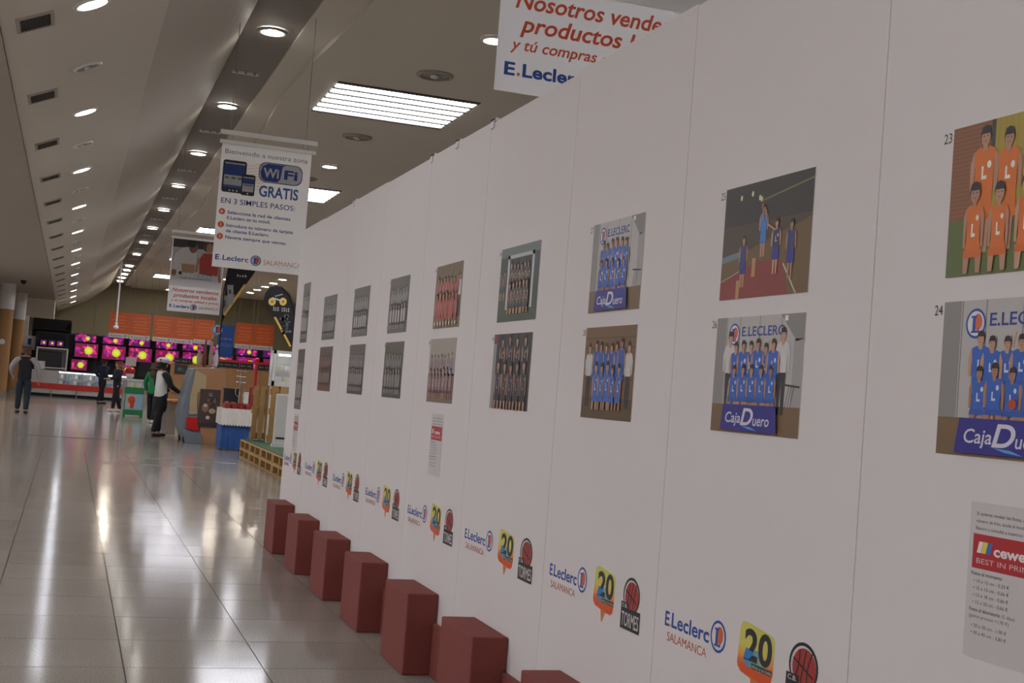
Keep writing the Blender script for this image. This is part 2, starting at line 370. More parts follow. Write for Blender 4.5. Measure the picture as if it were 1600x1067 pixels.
series(mk_disc_lamp('ceiling_spotlight', 'lamp_glow', .14), [(4.6, 15.2+10.75*k, CH+4.385) for k in range(-1, 5)]+[(4.62, 71, CH+4.385)], None, 'bright round spotlight between the square ceiling lightboxes', 'ceiling lamp', 'spotlights between the lightboxes')
series(mk_disc_lamp('ceiling_ring', None, .2, 'ceiling_left'), [(4.44, 19.95+10.5*k+s, CH+4.385) for k in range(0, 4) for s in (-2.55, 2.6)], None, 'unlit round ceiling fitting next to a square lightbox', 'ceiling fitting', 'unlit round fittings by the lightboxes')
series(mk_disc_lamp('back_downlight', 'back_glow', .17), [(8.36, 56.3+2.65*k, CH+4.385) for k in range(5)]+[(6.37, 56.7+2.72*k, CH+4.385) for k in range(2)], None, 'round downlight in a row near the olive back wall', 'ceiling lamp', 'downlights near the back wall')

# ------------------------------------------------------------------ exhibition wall: panels, prints, blocks
WX = 1.688; HT = 2.505; TH = .04
far = [2.51, 3.505, 4.455, 5.52, 6.525, 7.52, 8.505, 9.57, 10.53]
names = ['the orange team photo numbered 23', 'the basketball game photo numbered 25', 'blue team photo 27 above brown court photo 28', 'the goal post team photo', 'the all red team photo',
         'two grey photos next to the red team', 'two grey photos third from the wall end', 'a grey photo above a reddish one', 'two upright grey photos at the wall end']
def team_logo_set(s):
    a = Art()
    a.text('E', .07*1, .668, .098, .042, BLUE, 1, .02); a.rect(.101, .668, .108, .675, ORNG, 1)
    a.text('Leclerc', .113, .669, .342, .042, BLUE, 1, .02); a.text('SALAMANCA', .09, .627, .333, .026, 'c4633f', 1)
    logo_ring(a, .393, .6955, .0425, 1); A1 = a
    b = Art()
    top = ramp([(0, 'd9531f'), (.28, 'dd5a22'), (.42, 'e8a24a'), (.6, 'd9cf62'), (1, 'cfc85a')])
    g = lambda x, y: top((y-.615)/(.765-.615))
    out = [(.502, .655), (.506, .645), (.522, .634), (.60, .624), (.655, .622), (.672, .632), (.680, .66), (.682, .735), (.672, .748), (.65, .752), (.54, .763), (.52, .76), (.510, .748)]
    b.band(out, g, 1, .615, .765, 12)
    b.poly([(.572, .63), (.585, .590), (.592, .592), (.612, .626)], 'd67a3a', 2)
    b.band([(.53, .668), (.55, .654), (.62, .65), (.645, .66), (.62, .70), (.56, .70)], lambda x, y: mixc(hexc('3f86c4'), hexc('9cc47c'), (x-.53)/.12), 3, .65, .7, 3)
    b.text('2', .535, .672, .603, .078, '23252c', 5, .03); b.text('0', .605, .672, .672, .078, '23252c', 5, .03)
    b.band([(.533, .672), (.56, .672), (.585, .69), (.545, .70)], lambda x, y: hexc('2f7fc4'), 6, .67, .7, 2)
    b.rect(.575, .652, .676, .666, '3a3a3c', 5); b.text('años a tu lado', .578, .655, .674, .008, 'd8d0c0', 6)
    c = Art(); cx, cy = .815, .708
    c.ell(cx, cy, .064, .056, '1c1618', 1, 28); c.ell(cx, cy-.002, .056, .05, 'cfc8c5', 2, 26); c.ell(cx+.004, cy-.004, .052, .047, 'a5352d', 3, 26)
    for k in (-1, 0, 1): 
        pts = [(cx+k*.02+(.008*k)*(t*t)+.009*t, cy+.038*t) for t in (-1, -.5, 0, .5, 1)]
        for p, q in zip(pts, pts[1:]): c.line(p[0], p[1], q[0], q[1], .005, '1c1618', 5)
    c.line(cx-.045, cy+.014, cx+.045, cy-.02, .005, '1c1618', 6)
    c.poly([(.742, .602), (.89, .602), (.89, .668), (.80, .668), (.80, .684), (.742, .684)], '1c1618', 7)
    c.text('C.B.', .75, .668, .79, .012, 'd8d2ce', 9, .01); c.text('TORMES', .75, .612, .882, .045, 'd8d2ce', 9, .004)
    for art in (a, b, c): art.v = [(x*s, y, z) for x, y, z in art.v]
    return a, b, c
panels = []
for i, yf in enumerate(far):
    yn = far[i-1] if i else 1.5
    t = empty('display_panel', (WX+TH/2, (yf+yn)/2, 0), 0, 'tall white exhibition panel bearing '+names[i], 'display panel', 'white exhibition panels')
    w_ = yf-yn
    b = box('board', -TH/2, TH/2, -w_/2+.0012, w_/2-.0012, .012, HT+(-.006 if i % 2 else 0), 'panel_white', t, .0015)
    panels.append((t, yf, yn))
    a, bb, c = team_logo_set(w_/.995)
    for art, nm in ((a, 'store_logo'), (bb, 'anniversary_logo'), (c, 'club_logo')):
        o = art.build(nm); o.matrix_world = face((WX-.0006, yf, 0), '-x'); mw = o.matrix_world.copy(); o.parent = t; o.matrix_parent_inverse = Matrix.Translation(-t.location)
t = empty('display_panel', (WX+TH/2, 1.0, 0), 0, 'plain white exhibition panel next to the one with photos 23 and 24', 'display panel', 'white exhibition panels')
box('board', -TH/2, TH/2, -.4985, .4985, .012, HT, 'panel_white', t, .0015)
# joint clips on the top edge
for y, d in ((5.50, 'green team panel'), (6.06, 'red team photo'), (8.49, 'third panel from the wall end'), (6.53, 'joint of the red team panel')):
    c = empty('panel_clip', (WX+TH/2, y, HT-.012), 0, 'small white clip on the panel top edge above the '+d, 'clip')
    obj('bracket', lambda bm: [bm_box(bm, -.026, -.0205, -.02, .02, -.02, .02), bm_box(bm, .0205, .026, -.02, .02, -.02, .02), bm_box(bm, -.026, .026, -.02, .02, .0125, .02)], 'white_metal', c)
    obj('knob', lambda bm: bm_cyl(bm, (0, 0, .02), (0, 0, .03), .01), 'white_metal', c)
box_base = tag(box('base_rail', WX+.004, WX+.13, 1.5, 10.45, 0, .011, 'terracotta'), 'low terracotta strip under the white panels', 'base strip')
# terracotta blocks
bnames = ['the basketball game photo', 'blue team photos 27 and 28', 'the goal post team photo', 'the all red team photo', 'grey photos beside the red team', 'grey photos third from the wall end', 'the reddish brown photo', 'upright grey photos at the end']
for i, y in enumerate((2.80, 3.77, 4.77, 5.767, 6.76, 7.735, 8.75, 9.77)):
    o = obj('foot_block', lambda bm: bm_box(bm, 0, WX-1.541-.001, 0, .44, 0, .368), 'terracotta', None, .008, loc=(1.541, y, 0))
    tag(o, 'terracotta red block below the panel with '+bnames[i], 'block', 'terracotta blocks along the panels')
    e = obj('rail_block', lambda bm: bm_box(bm, 0, .02, 0, .5, 0, .237), 'terracotta', None, .004, loc=(WX-.021, y-.505, 0))
    tag(e, 'low terracotta filler board by the block under '+bnames[i], 'board', 'terracotta filler boards')

# ---- the photographs
SK = ['b98a6c', 'c49677', 'a87b60', 'b58468']
def figure(a, x, y, h, top, low, lv, kind='stand', skin=None, hair='2a1e18', mark=None, sleeves=False, legs=True, wd=1):
    sk = skin or random.choice(SK); w_ = h*.125*wd
    if kind == 'stand':
        if legs:
            for s in (-1, 1): a.poly([(x+s*w_*.15, y), (x+s*w_*.6, y), (x+s*w_*.75, y+.48*h), (x, y+.48*h)], sk if low != 'trousers' else '2a2930', lv+(s > 0))
        if legs and low != 'trousers': a.poly([(x-w_*.95, y+.27*h), (x-w_*.1, y+.25*h), (x, y+.3*h), (x+w_*.1, y+.25*h), (x+w_*.95, y+.27*h), (x+w_*.8, y+.52*h), (x-w_*.8, y+.52*h)], low, lv+2)
        yb, yt, yh = y+.48*h, y+.83*h, y+.915*h
    else:
        a.poly([(x-w_*1.1, y), (x-w_*.55, y), (x-w_*.3, y+.24*h), (x-w_*1.2, y+.25*h)], sk, lv); a.poly([(x+w_*.55, y), (x+w_*1.1, y), (x+w_*1.2, y+.25*h), (x+w_*.3, y+.24*h)], sk, lv)
        a.poly([(x-w_*1.25, y+.17*h), (x+w_*1.25, y+.17*h), (x+w_*.9, y+.34*h), (x-w_*.9, y+.34*h)], low, lv+1)
        yb, yt, yh = y+.26*h, y+.74*h, y+.868*h
    hd = h*(.074 if kind == 'stand' else .104)
    for s in (-1, 1): a.poly([(x+s*w_*1.05, yt-.02*h), (x+s*w_*1.35, yt-.12*h), (x+s*w_*1.3, yb+.02*h), (x+s*w_*1.02, yb+.02*h), (x+s*w_*.9, yt-.1*h)], top if sleeves else sk, lv+3+(s > 0))
    a.poly([(x-w_*.85, yb), (x+w_*.85, yb), (x+w_*.9, yt-.14*h), (x+w_*1.0, yt-.02*h), (x+w_*.4, yt+.01*h), (x, yt-.04*h), (x-w_*.4, yt+.01*h), (x-w_*1.0, yt-.02*h), (x-w_*.9, yt-.14*h)], top, lv+5)
    a.rect(x-w_*.22, yt-.03*h, x+w_*.22, yh-hd*.5, sk, lv+6)
    a.ell(x, yh+hd*.25, hd*.86, hd*1.05, hair, lv+7, 12); a.ell(x, yh-.05*hd, hd*.72, hd*.98, sk, lv+8, 12)
    a.poly([(x-hd*.8, yh+hd*.35), (x+hd*.8, yh+hd*.35), (x+hd*.6, yh+hd*1.1), (x, yh+hd*1.3), (x-hd*.6, yh+hd*1.1)], hair, lv+9)
    if h > .1:
        for s in (-1, 1): a.rect(x+s*hd*.3-hd*.1, yh+.02*hd, x+s*hd*.3+hd*.1, yh+.14*hd, '2b1f1a', lv+10)
        a.rect(x-hd*.2, yh-.52*hd, x+hd*.2, yh-.44*hd, '7d4a3e', lv+10)
    if mark: 
        a.rect(x-w_*.25, yb+(yt-yb)*.28, x-w_*.08, yb+(yt-yb)*.58, mark, lv+7); a.rect(x-w_*.25, yb+(yt-yb)*.28, x+w_*.25, yb+(yt-yb)*.36, mark, lv+8); a.ell(x+w_*.45, yt-.14*h, w_*.2, w_*.25, mark, lv+7, 8)
def rowp(a, x0, x1, n, y, h, top, low, lv, kind='stand', **k):
    for i in range(n):
        figure(a, x0+(x1-x0)*(i+.5)/n+random.uniform(-.004, .004), y, h*random.uniform(.95, 1.04), top, low, lv+(i % 2)*12, kind, **k)
PW, PH = .456, .309
def sign(a, x0, x1, y, cap, lv):
    logo_ring(a, x0+cap*1.0, y+cap*.2, cap*1.15, lv); a.text('E.LECLERC', x0+cap*2.6, y, x1, cap, '2b3f8f', lv+2, .014)
def duero(a, x0, x1, y0, y1, lv):
    a.poly([(x0-.012, y0), (x1+.01, y0), (x1, y1), (x0, y1)], '2e2a86', lv); h = y1-y0; w_ = x1-x0
    a.text('Caja', x0+.06*w_, y0+.3*h, x0+.36*w_, h*.42, 'd6d2dc', lv+3, .01, .15); a.text('D', x0+.36*w_, y0+.24*h, x0+.6*w_, h*.66, 'd6d2dc', lv+3, .02, .25); a.text('uero', x0+.6*w_, y0+.24*h, x0+.9*w_, h*.42, 'd6d2dc', lv+3, .01, .15)
    a.poly([(x0+.38*w_, y0+.2*h), (x0+.5*w_, y0+.1*h), (x0+.68*w_, y0+.04*h), (x0+.55*w_, y0+.17*h)], '5aa0d8', lv+3)
def gym_white(a):
    a.rect(0, .062, PW, PH, 'b9b4ae', 1); a.rect(0, 0, PW, .075, '7a5f3f', 2); a.rect(0, .075, .055, PH, '8f8a84', 2); a.poly([(.34, PH), (.42, .24), (PW, .245), (PW, PH)], '8b8580', 2); a.rect(.41, .075, PW, .245, 'a29c98', 2)
    for x in (.058, .13, .235, .345): a.rect(x, .075, x+.0025, PH, '6c6762', 3)
    a.rect(.36, .292, .375, .305, 'f0ece2', 4)
    for k in range(3): a.line(.385+.012*k, .075, .40+.012*k, .13, .003, '3a3634', 4)
    a.line(.38, .13, .45, .125, .005, '34302e', 5)
def photo(n):
    a = Art(.00006)
    w_, h_ = (PW, PH) if n < 39 else (.303, .463)
    a.rect(0, 0, w_, h_, '6a645e', 0)
    if n == 23:
        a.rect(0, .11, PW, PH, '8d5a35', 1); a.rect(0, 0, PW, .115, '5f6b34', 2)
        for k in range(22): a.rect(0, .12+k*.0088, .125, .1213+k*.0088, '754626', 2)
        a.rect(.118, .115, .13, PH, '3a3a30', 3); a.rect(.13, .115, .3, PH, 'a89230', 3); a.rect(.3, .115, .312, PH, '3a3a30', 3)
        for k in range(9): a.rect(.14+.018*k, .115, .1415+.018*k, PH, '97812a', 4)
        rowp(a, .06, .45, 5, .045, .245, 'd8701c', 'd8701c', 8, mark='efe7dc'); rowp(a, .045, .42, 5, .005, .185, 'd8701c', 'd2691a', 36, 'sit', mark='efe7dc')
    elif n in (24, 26, 27):
        gym_white(a); sign(a, .075 if n != 27 else .07, .36 if n != 27 else .33, .257, .026, 6)
        [a.line(.19+.012*q, .213, .197+.012*q, .228+.008*(q % 3), .003, 'c98a5a', 9+q % 2) for q in range(12)]
        if n == 26:
            figure(a, .085, .055, .215, 'cfcac4', 'trousers', 14, sleeves=True); figure(a, .36, .055, .22, 'cfcac4', 'trousers', 14, sleeves=True)
        rowp(a, .10 if n != 27 else .09, .335, 6, .07, .172, '2f62b8', '2c5cae', 30, wd=1.15, mark='cfd4e0')
        rowp(a, .10 if n != 27 else .08, .335, 5, .062, .118, '2f62b8', '2c55a6', 60, 'sit', wd=1.45, mark='cfd4e0')
        duero(a, .075, .35, .006, .075, 90)
        if n == 24: a.ell(.225, .105, .011, .011, 'b5482f', 88, 14)
    elif n == 25:
        a.rect(0, 0, PW, PH, '33291b', 1); a.rect(0, .12, PW, .2, '4a3a20', 2); a.poly([(0, .0), (PW, 0), (PW, .19), (.3, .16), (0, .1)], '6e5426', 3)
        a.poly([(0, 0), (.36, 0), (.32, .09), (.2, .095), (0, .05)], '8b3226', 4); a.line(.4, 0, .33, .08, .005, 'c9b99a', 5); a.line(0, .05, .12, .078, .002, 'c9b99a', 5)
        for x, y in ((.15, .28), (.09, .275), (.19, .265), (.2, .26)): a.ell(x, y, .006, .008, 'e0d8a8', 5, 8)
        a.line(.2, .255, PW, .285, .004, '7e744a', 5); a.poly([(0, .1), (.12, .115), (.12, .13), (0, .118)], '6e7f8c', 5)
        for x, y in ((.1, .01), (.18, .065)): a.rect(x-.01, y-.01, x+.008, y+.04, 'b98a56', 6)
        figure(a, .12, .03, .14, '3b3c6c', '2d2f86', 10, legs=True); figure(a, .22, .105, .14, '3e7cc4', '3a78c0', 10); figure(a, .29, .055, .145, '2b2c62', '2d2d8a', 24, mark='cdbf5a'); figure(a, .365, .04, .15, '33346a', '2d2d8a', 24)
        a.line(.22, .2, .215, .232, .006, 'b58468', 40); a.line(.235, .2, .232, .228, .006, 'b58468', 41); a.line(.24, .19, .285, .17, .006, 'b58468', 42); a.ell(.213, .24, .008, .008, '8b4a2a', 43, 12)
    elif n == 28:
        a.rect(0, .06, PW, PH, '75552f', 1); a.rect(0, 0, PW, .07, '5c4526', 2)
        for k in range(5): a.rect(0, .13+.035*k, PW, .134+.035*k, '5f4424', 2)
        figure(a, .05, .04, .215, 'c9c6c2', 'trousers', 10, sleeves=True); figure(a, .405, .04, .215, 'c9c6c2', 'trousers', 10, sleeves=True)
        rowp(a, .09, .37, 6, .075, .185, '3059a6', '3059a6', 22, wd=1.1); rowp(a, .1, .36, 5, .03, .16, '3a66b6', '3a66b6', 50, 'sit', mark='c8d0e2')
    elif n == 29:
        a.rect(0, 0, PW, PH, '3c463c', 1); a.rect(0, 0, PW, .07, '3f4a2c', 2); a.rect(.12, .08, .36, .27, '22282a', 3); a.poly([(0, .27), (PW, .27), (PW, PH), (0, PH)], '6a746c', 3)
        for x in (.09, .375): a.rect(x, .05, x+.022, .275, 'c2c4bf', 4)
        a.rect(.09, .26, .397, .275, 'b4b8b2', 4); rowp(a, .0, .09, 2, .09, .12, '5b4a48', '4a4248', 6)
        rowp(a, .12, .36, 6, .09, .15, '3a3432', '2c2a2c', 22, mark='b9a37a'); rowp(a, .12, .36, 6, .03, .14, '3a3432', '2c2a2c', 50, 'sit', mark='b9a37a')
    elif n == 30:
        a.rect(0, 0, PW, PH, '2c2826', 1); a.rect(0, 0, .04, PH, '8a8c88', 2); a.rect(0, .27, .05, PH, '7c2c24', 3)
        rowp(a, .07, .43, 4, .09, .21, '26242e', '26242e', 8, mark='b9a98c'); rowp(a, .05, .43, 5, .0, .2, '2a2833', '2c2c3a', 36, 'sit', mark='8d8f9c')
    elif n == 31:
        a.rect(0, 0, PW, PH, '6e5528', 1); a.rect(0, 0, PW, .05, '7a6238', 2); a.rect(0, .21, PW, .215, '4f3d1e', 2); figure(a, .42, .05, .21, 'c6c2bc', 'trousers', 6)
        rowp(a, .03, .42, 7, .09, .16, 'a33a30', 'a33a30', 20); rowp(a, .03, .41, 7, .02, .16, 'b04436', 'b04436', 48, 'sit')
        for k in range(8): a.ell(.05+.05*k, .022, .012, .01, 'c9c4bd', 80, 8)
    elif n == 32:
        a.rect(0, .12, PW, PH, 'a39a88', 1); a.rect(0, 0, PW, .14, '7a6650', 2); a.rect(.3, .13, PW, .2, '8c98a8', 2)
        rowp(a, .02, .43, 7, .09, .145, '8a7f8c', '6a4a58', 8); rowp(a, .02, .43, 7, .02, .15, '8c7480', '633a48', 36, 'sit', mark='cfc5c8')
    else:
        tone = {33: ('5d5644', '85807c', '6a6260'), 34: ('55503c', '6c6667', '47423c'), 35: ('5f584a', '857e7c', '6b6360'), 36: ('5c5449', '6d6768', '48424a'), 37: ('66605a', '7d7876', '5a544c'), 38: ('5a4034', '6e5346', '7a4a26'), 39: ('5f5648', '807a74', '5c554c'), 40: ('55463a', '6c6058', '6b6666')}[n]
        a.rect(0, 0, w_, h_, tone[0], 1); a.rect(0, 0, w_, h_*.22, tone[2], 2)
        sk = 'aaa098' if n != 38 else '9a7058'
        nn = 6 if n < 39 else 4; q = h_/.309
        rowp(a, .03*q if n < 39 else .02, w_*.95, nn, .08*q, .17*q, tone[1], '3a3634', 6, skin=sk, hair='2a2624'); rowp(a, .04, w_*.93, nn, .02*q, .15*q, 'b8b2b0' if n in (33, 35) else mixc(hexc(tone[1]), (.8, .78, .76), .3), '36322f', 36, 'sit', skin=sk, hair='2a2624')
    return a, w_, h_
plab = {23: 'photo 23, team in orange jerseys before a brick wall', 24: 'photo 24, team in blue jerseys with a basketball in front', 25: 'photo 25, basketball game on a dark red court', 26: 'photo 26, blue team between two coaches in white',
        27: 'photo 27, blue team with blue sponsor cloth, between photos 25 and the goal team', 28: 'photo 28, blue team on a brown court with two white shirts', 29: 'photo of a dark team between white goal posts on green', 30: 'dark photo of a team below the goal post photo',
        31: 'photo of a team dressed all in red in a brown gym', 32: 'photo of a pale purple team under a beige sky', 33: 'grey old team photo, upper one beside the red team', 34: 'grey old team photo, lower one beside the purple team',
        35: 'grey old team photo, upper one on the third panel from the wall end', 36: 'grey old team photo, lower one on the third panel from the wall end', 37: 'faded grey team photo above the reddish brown photo', 38: 'reddish brown old photo below a faded grey one', 39: 'upright grey photo, upper one at the wall end', 40: 'upright grey photo, lower one at the wall end'}
ptl = {23: 2.252, 24: 2.248, 25: 3.237, 26: 3.237, 27: 4.204, 28: 4.203, 29: 5.225, 30: 5.237, 31: 6.25, 32: 6.262, 33: 7.232, 34: 7.24, 35: 8.218, 36: 8.223, 37: 9.26, 38: 9.27, 39: 10.19, 40: 10.2}
pwid = {27: .428, 28: .426, 29: .482, 30: .476, 31: .458, 33: .443, 34: .436, 37: .468, 38: .474, 39: .3, 40: .3}
for n, y in ptl.items():
    random.seed(n); a, w_, h_ = photo(n); k = pwid.get(n, PW)/w_
    a.v = [(x*k, y_, z+.0012) for x, y_, z in a.v]
    zb = (1.238 if n % 2 == 0 else 1.597) if n < 39 else (1.079 if n == 40 else 1.592)
    root = empty('photo_print', (WX-.0004, y, zb), 0, plab[n], 'photo', 'team photos on the white panels')
    W2 = w_*k
    o = box('backing', -.0012, 0, -W2, 0, 0, h_, 'white_metal', root)
    o = a.build('picture', 'ink_print', root); o.matrix_local = face((0, 0, 0), '-x')
    t = [p for p in panels if p[2] <= y <= p[1]][0][0]
    c = Art(); c.text(str(n), 0, 0, .026, .022, '2a2627', 1, .0) if n < 29 else c.marks(0, 0, .026, .022, '2a2627', 1); o = c.build('number_mark', 'ink_print', t)
    o.matrix_parent_inverse = Matrix.Translation(-t.location); o.matrix_world = face((WX-.0006, y+.033, zb+h_-.026), '-x')
# ---- price sheets
def sheet():
    a = Art(); a.rect(0, 0, .21, .297, 'cbc5c1', 0); ink = '39343a'
    for k, (s, xe) in enumerate((('Si quieres revelar las fotos, ap', .158), ('número de foto, acude al mostra', .16), ('Electro y consulta a nuestros ven', .165))): a.text(s, .018, .272-.014*k, xe, .0065, ink, 1, .01); a.marks(xe+.002, .272-.014*k, .2, .0055, ink, 1)
    a.rect(.012, .170, .2, .236, 'b3252d', 1)
    for k, c in enumerate(('d23a3a', 'e0cf4a', '3a6fb5')): a.poly([(.024+.013*k, .2), (.03+.013*k, .222), (.042+.013*k, .222), (.036+.013*k, .2)], 'e8e0da' if k == 0 else c, 2)
    a.text('cewe', .072, .199, .16, .02, 'e6dedb', 2, .03); a.text('BEST IN PRINT', .024, .18, .185, .0105, 'd8bcb8', 2)
    a.text('Fotos al momento', .012, .157, .1, .007, ink, 1, .02)
    for k, s in enumerate(('• 10 x 15 cm - 0,33 €', '• 15 x 15 cm - 0,66 €', '• 13 x 18 cm - 0,66 €', '• 15 x 20 cm - 0,66 €')): a.text(s, .02, .143-.0135*k, .12, .0068, ink, 1, .005)
    a.text('Fotos al laboratorio', .012, .088, .1, .007, ink, 1, .02); a.text('(5 días)', .104, .088, .14, .007, ink, 1); a.text('(gastos proceso +1,90 €)', .012, .076, .125, .007, ink, 1)
    for k, s in enumerate(('• 20 x 30 cm - 1,90 €', '• 30 x 45 cm - 3,80 €')): a.text(s, .02, .058-.0135*k, .12, .0068, ink, 1, .005)
    return a
for y, zb, lab in ((2.128, .855, 'white price sheet with a red band below photo 24'), (6.131, .888, 'white price sheet with a red band below the pale purple team photo'), (10.146, .747, 'white price sheet with a red band at the wall end')):
    root = empty('price_sheet', (WX-.0003, y, zb), 0, lab, 'notice', 'price sheets on the panels')
    o = sheet().build('printed_sheet', 'ink_print', root); o.matrix_local = face((-.0008, 0, 0), '-x')
    box('paper', -.0006, 0, -.21, 0, 0, .297, 'white_metal', root)

# ------------------------------------------------------------------ hanging banners
def local_banner(a, w_, h_):          # picture of two shoppers above the slogan
    a.rect(0, 0, w_, h_, 'd9d6d4', 0)
    a.rect(.015, .44*h_, w_-.015, h_-.01, 'a8a29c', 1); a.rect(.015, .88*h_, w_-.015, h_-.01, '3d3735', 2); a.band([(.015, .35*h_), (w_-.015, .35*h_), (w_-.015, .56*h_), (.015, .56*h_)], lambda x, y: mixc(hexc('d9d6d4'), hexc('b9b5b0'), (y/h_-.35)/.21), 2, .35*h_, .56*h_, 4)
    a.poly([(.02, .5*h_), (.5*w_, .48*h_), (.47*w_, .82*h_), (.36*w_, .9*h_), (.2*w_, .88*h_), (.06*w_, .78*h_)], 'd2cdc8', 4)
    a.ell(.4*w_, .9*h_, .085*w_, .085*h_, '8a5a42', 5, 18); a.ell(.37*w_, .945*h_, .09*w_, .055*h_, '2c211d', 6, 18)
    a.poly([(.22*w_, .54*h_), (.45*w_, .54*h_), (.46*w_, .66*h_), (.2*w_, .66*h_)], 'b08a62', 6); a.ell(.07*w_, .53*h_, .05*w_, .045*h_, 'a0694c', 6, 14); a.ell(.19*w_, .53*h_, .03*w_, .025*h_, '2c211d', 7, 12)
    a.poly([(.55*w_, .55*h_), (.9*w_, .53*h_), (.9*w_, .74*h_), (.8*w_, .83*h_), (.6*w_, .83*h_), (.53*w_, .74*h_)], 'b03a34', 7)
    a.ell(.68*w_, .93*h_, .1*w_, .085*h_, '5b3526', 8, 18); a.ell(.71*w_, .905*h_, .07*w_, .07*h_, 'b98668', 9, 18)
    a.line(.52*w_, .76*h_, .48*w_, .56*h_, .05*w_, 'b07c60', 9); a.line(.9*w_, .74*h_, .95*w_, .45*h_, .05*w_, 'b07c60', 9)
    for k in range(8): a.line((.2+.08*k)*w_, .45*h_, (.24+.08*k)*w_, .55*h_, .008, '8f9098', 10)
    a.line(.2*w_, .46*h_, .8*w_, .47*h_, .012, '6f7890', 11); a.line(.55*w_, .55*h_, .8*w_, .53*h_, .02, '4a4f6a', 11)
    a.text('Nosotros vendemos', .07*w_, .272*h_, .96*w_, .055*h_, 'd4552f', 12, .02, .25); a.text('productos locales', .1*w_, .198*h_, .93*w_, .055*h_, 'd4552f', 12, .02, .25)
    a.text('y tú compras calidad y precio', .06*w_, .138*h_, .97*w_, .037*h_, 'd4552f', 12, .015, .25)
    a.text('E', .04*w_, .055*h_, .09*w_, .042*h_, BLUE, 12, .03); a.rect(.1*w_, .055*h_, .113*w_, .065*h_, ORNG, 12); a.text('Leclerc', .125*w_, .055*h_, .42*w_, .042*h_, BLUE, 12, .03)
    logo_ring(a, .5*w_, .075*h_, .06*w_, 12); a.text('SALAMANCA', .6*w_, .055*h_, .96*w_, .04*h_, 'c4633f', 12)
def wifi_banner(a, w_, h_):
    a.rect(0, 0, w_, h_, 'd9d5d0', 0)
    a.text('Bienvenido a nuestra zona', .04*w_, .915*h_, .96*w_, .04*h_, '5b6068', 2)
    for k in range(9): a.line(.3*w_, (.64+.024*k)*h_, .5*w_, (.665+.026*k)*h_, .008, 'd9b98c', 1)
    def rr(x0, y0, x1, y1, r, c, lv):
        pts = []
        for cx, cy, s in ((x1-r, y1-r, 0), (x0+r, y1-r, 1), (x0+r, y0+r, 2), (x1-r, y0+r, 3)):
            for i in range(6): t = PI/2*(s+i/5); pts.append((cx+r*math.cos(t), cy+r*math.sin(t)))
        a.poly(pts, c, lv)
    rr(.03*w_, .605*h_, .29*w_, .865*h_, .03, '2c2d35', 3); a.rect(.05*w_, .645*h_, .27*w_, .845*h_, 'c9c9c6', 4); a.rect(.05*w_, .745*h_, .27*w_, .835*h_, '2c4a94', 5); a.rect(.05*w_, .645*h_, .27*w_, .665*h_, '3d5a9c', 5)
    for k in range(3): a.ell((.12+.04*k)*w_, .622*h_, .01*w_, .008*h_, 'd0d0d0', 5, 10); a.rect((.06+.07*k)*w_, .715*h_, (.1+.075*k)*w_, .73*h_, '6b7268', 5)
    rr(.245*w_, .595*h_, .395*w_, .765*h_, .022, '25262c', 7); a.rect(.258*w_, .625*h_, .382*w_, .745*h_, 'c9c9c6', 8); a.rect(.258*w_, .69*h_, .382*w_, .735*h_, '2c4a94', 9); a.rect(.27*w_, .675*h_, .37*w_, .682*h_, '50545c', 9); a.ell(.32*w_, .61*h_, .01*w_, .007*h_, 'd0d0d0', 9, 10)
    rr(.425*w_, .72*h_, .915*w_, .885*h_, .09, '3f4f86', 3); rr(.435*w_, .727*h_, .905*w_, .878*h_, .085, 'd9d8d8', 4)
    a.poly([(.5*w_, .731*h_), (.64*w_, .731*h_), (.67*w_, .76*h_), (.685*w_, .86*h_), (.72*w_, .874*h_), (.52*w_, .874*h_), (.46*w_, .85*h_), (.443*w_, .8*h_), (.46*w_, .75*h_)], '2f4c9a', 5)
    a.text('Wi', .475*w_, .765*h_, .65*w_, .075*h_, 'dedddd', 7, .03); a.text('Fi', .71*w_, .765*h_, .86*w_, .075*h_, '2f4c9a', 7, .03)
    a.text('GRATIS', .445*w_, .605*h_, .885*w_, .09*h_, '2c5c9c', 5, .025)
    a.text('EN 3 SIMPLES PASOS:', .04*w_, .515*h_, .86*w_, .045*h_, '2b3f86', 2, .006)
    for k, (s1, s2) in enumerate((('Selecciona la red de clientes', 'E.Leclerc en tu móvil.'), ('Introduce tu número de tarjeta', 'de cliente E.Leclerc.'), ('Navega siempre que vengas.', ''))):
        y = (.425-.105*k)*h_ + (.0 if k < 2 else .01*h_)
        a.ell(.06*w_, y+.022*h_, .035*w_, .025*h_, 'd2673a', 2, 18); a.text(str(k+1), .05*w_, y+.012*h_, .068*w_, .02*h_, 'e8ddd4', 3, .03)
        a.text(s1, .12*w_, y+.008*h_, (.82 if k != 1 else .86)*w_ if k < 2 else .8*w_, .027*h_, '2f3f7c', 2, .02)
        if s2: a.text(s2, .12*w_, y-.036*h_, .6*w_, .027*h_, '2f3f7c', 2, .02)
    a.text('E', .03*w_, .06*h_, .075*w_, .042*h_, BLUE, 2, .03); a.rect(.085*w_, .06*h_, .097*w_, .068*h_, ORNG, 2); a.text('Leclerc', .11*w_, .06*h_, .395*w_, .042*h_, BLUE, 2, .02)
    logo_ring(a, .475*w_, .08*h_, .058*w_, 2); a.text('SALAMANCA', .56*w_, .055*h_, .985*w_, .042*h_, 'c98a62', 2); a.marks(.68*w_, .035*h_, .86*w_, .012*h_, 'c9a58a', 2)
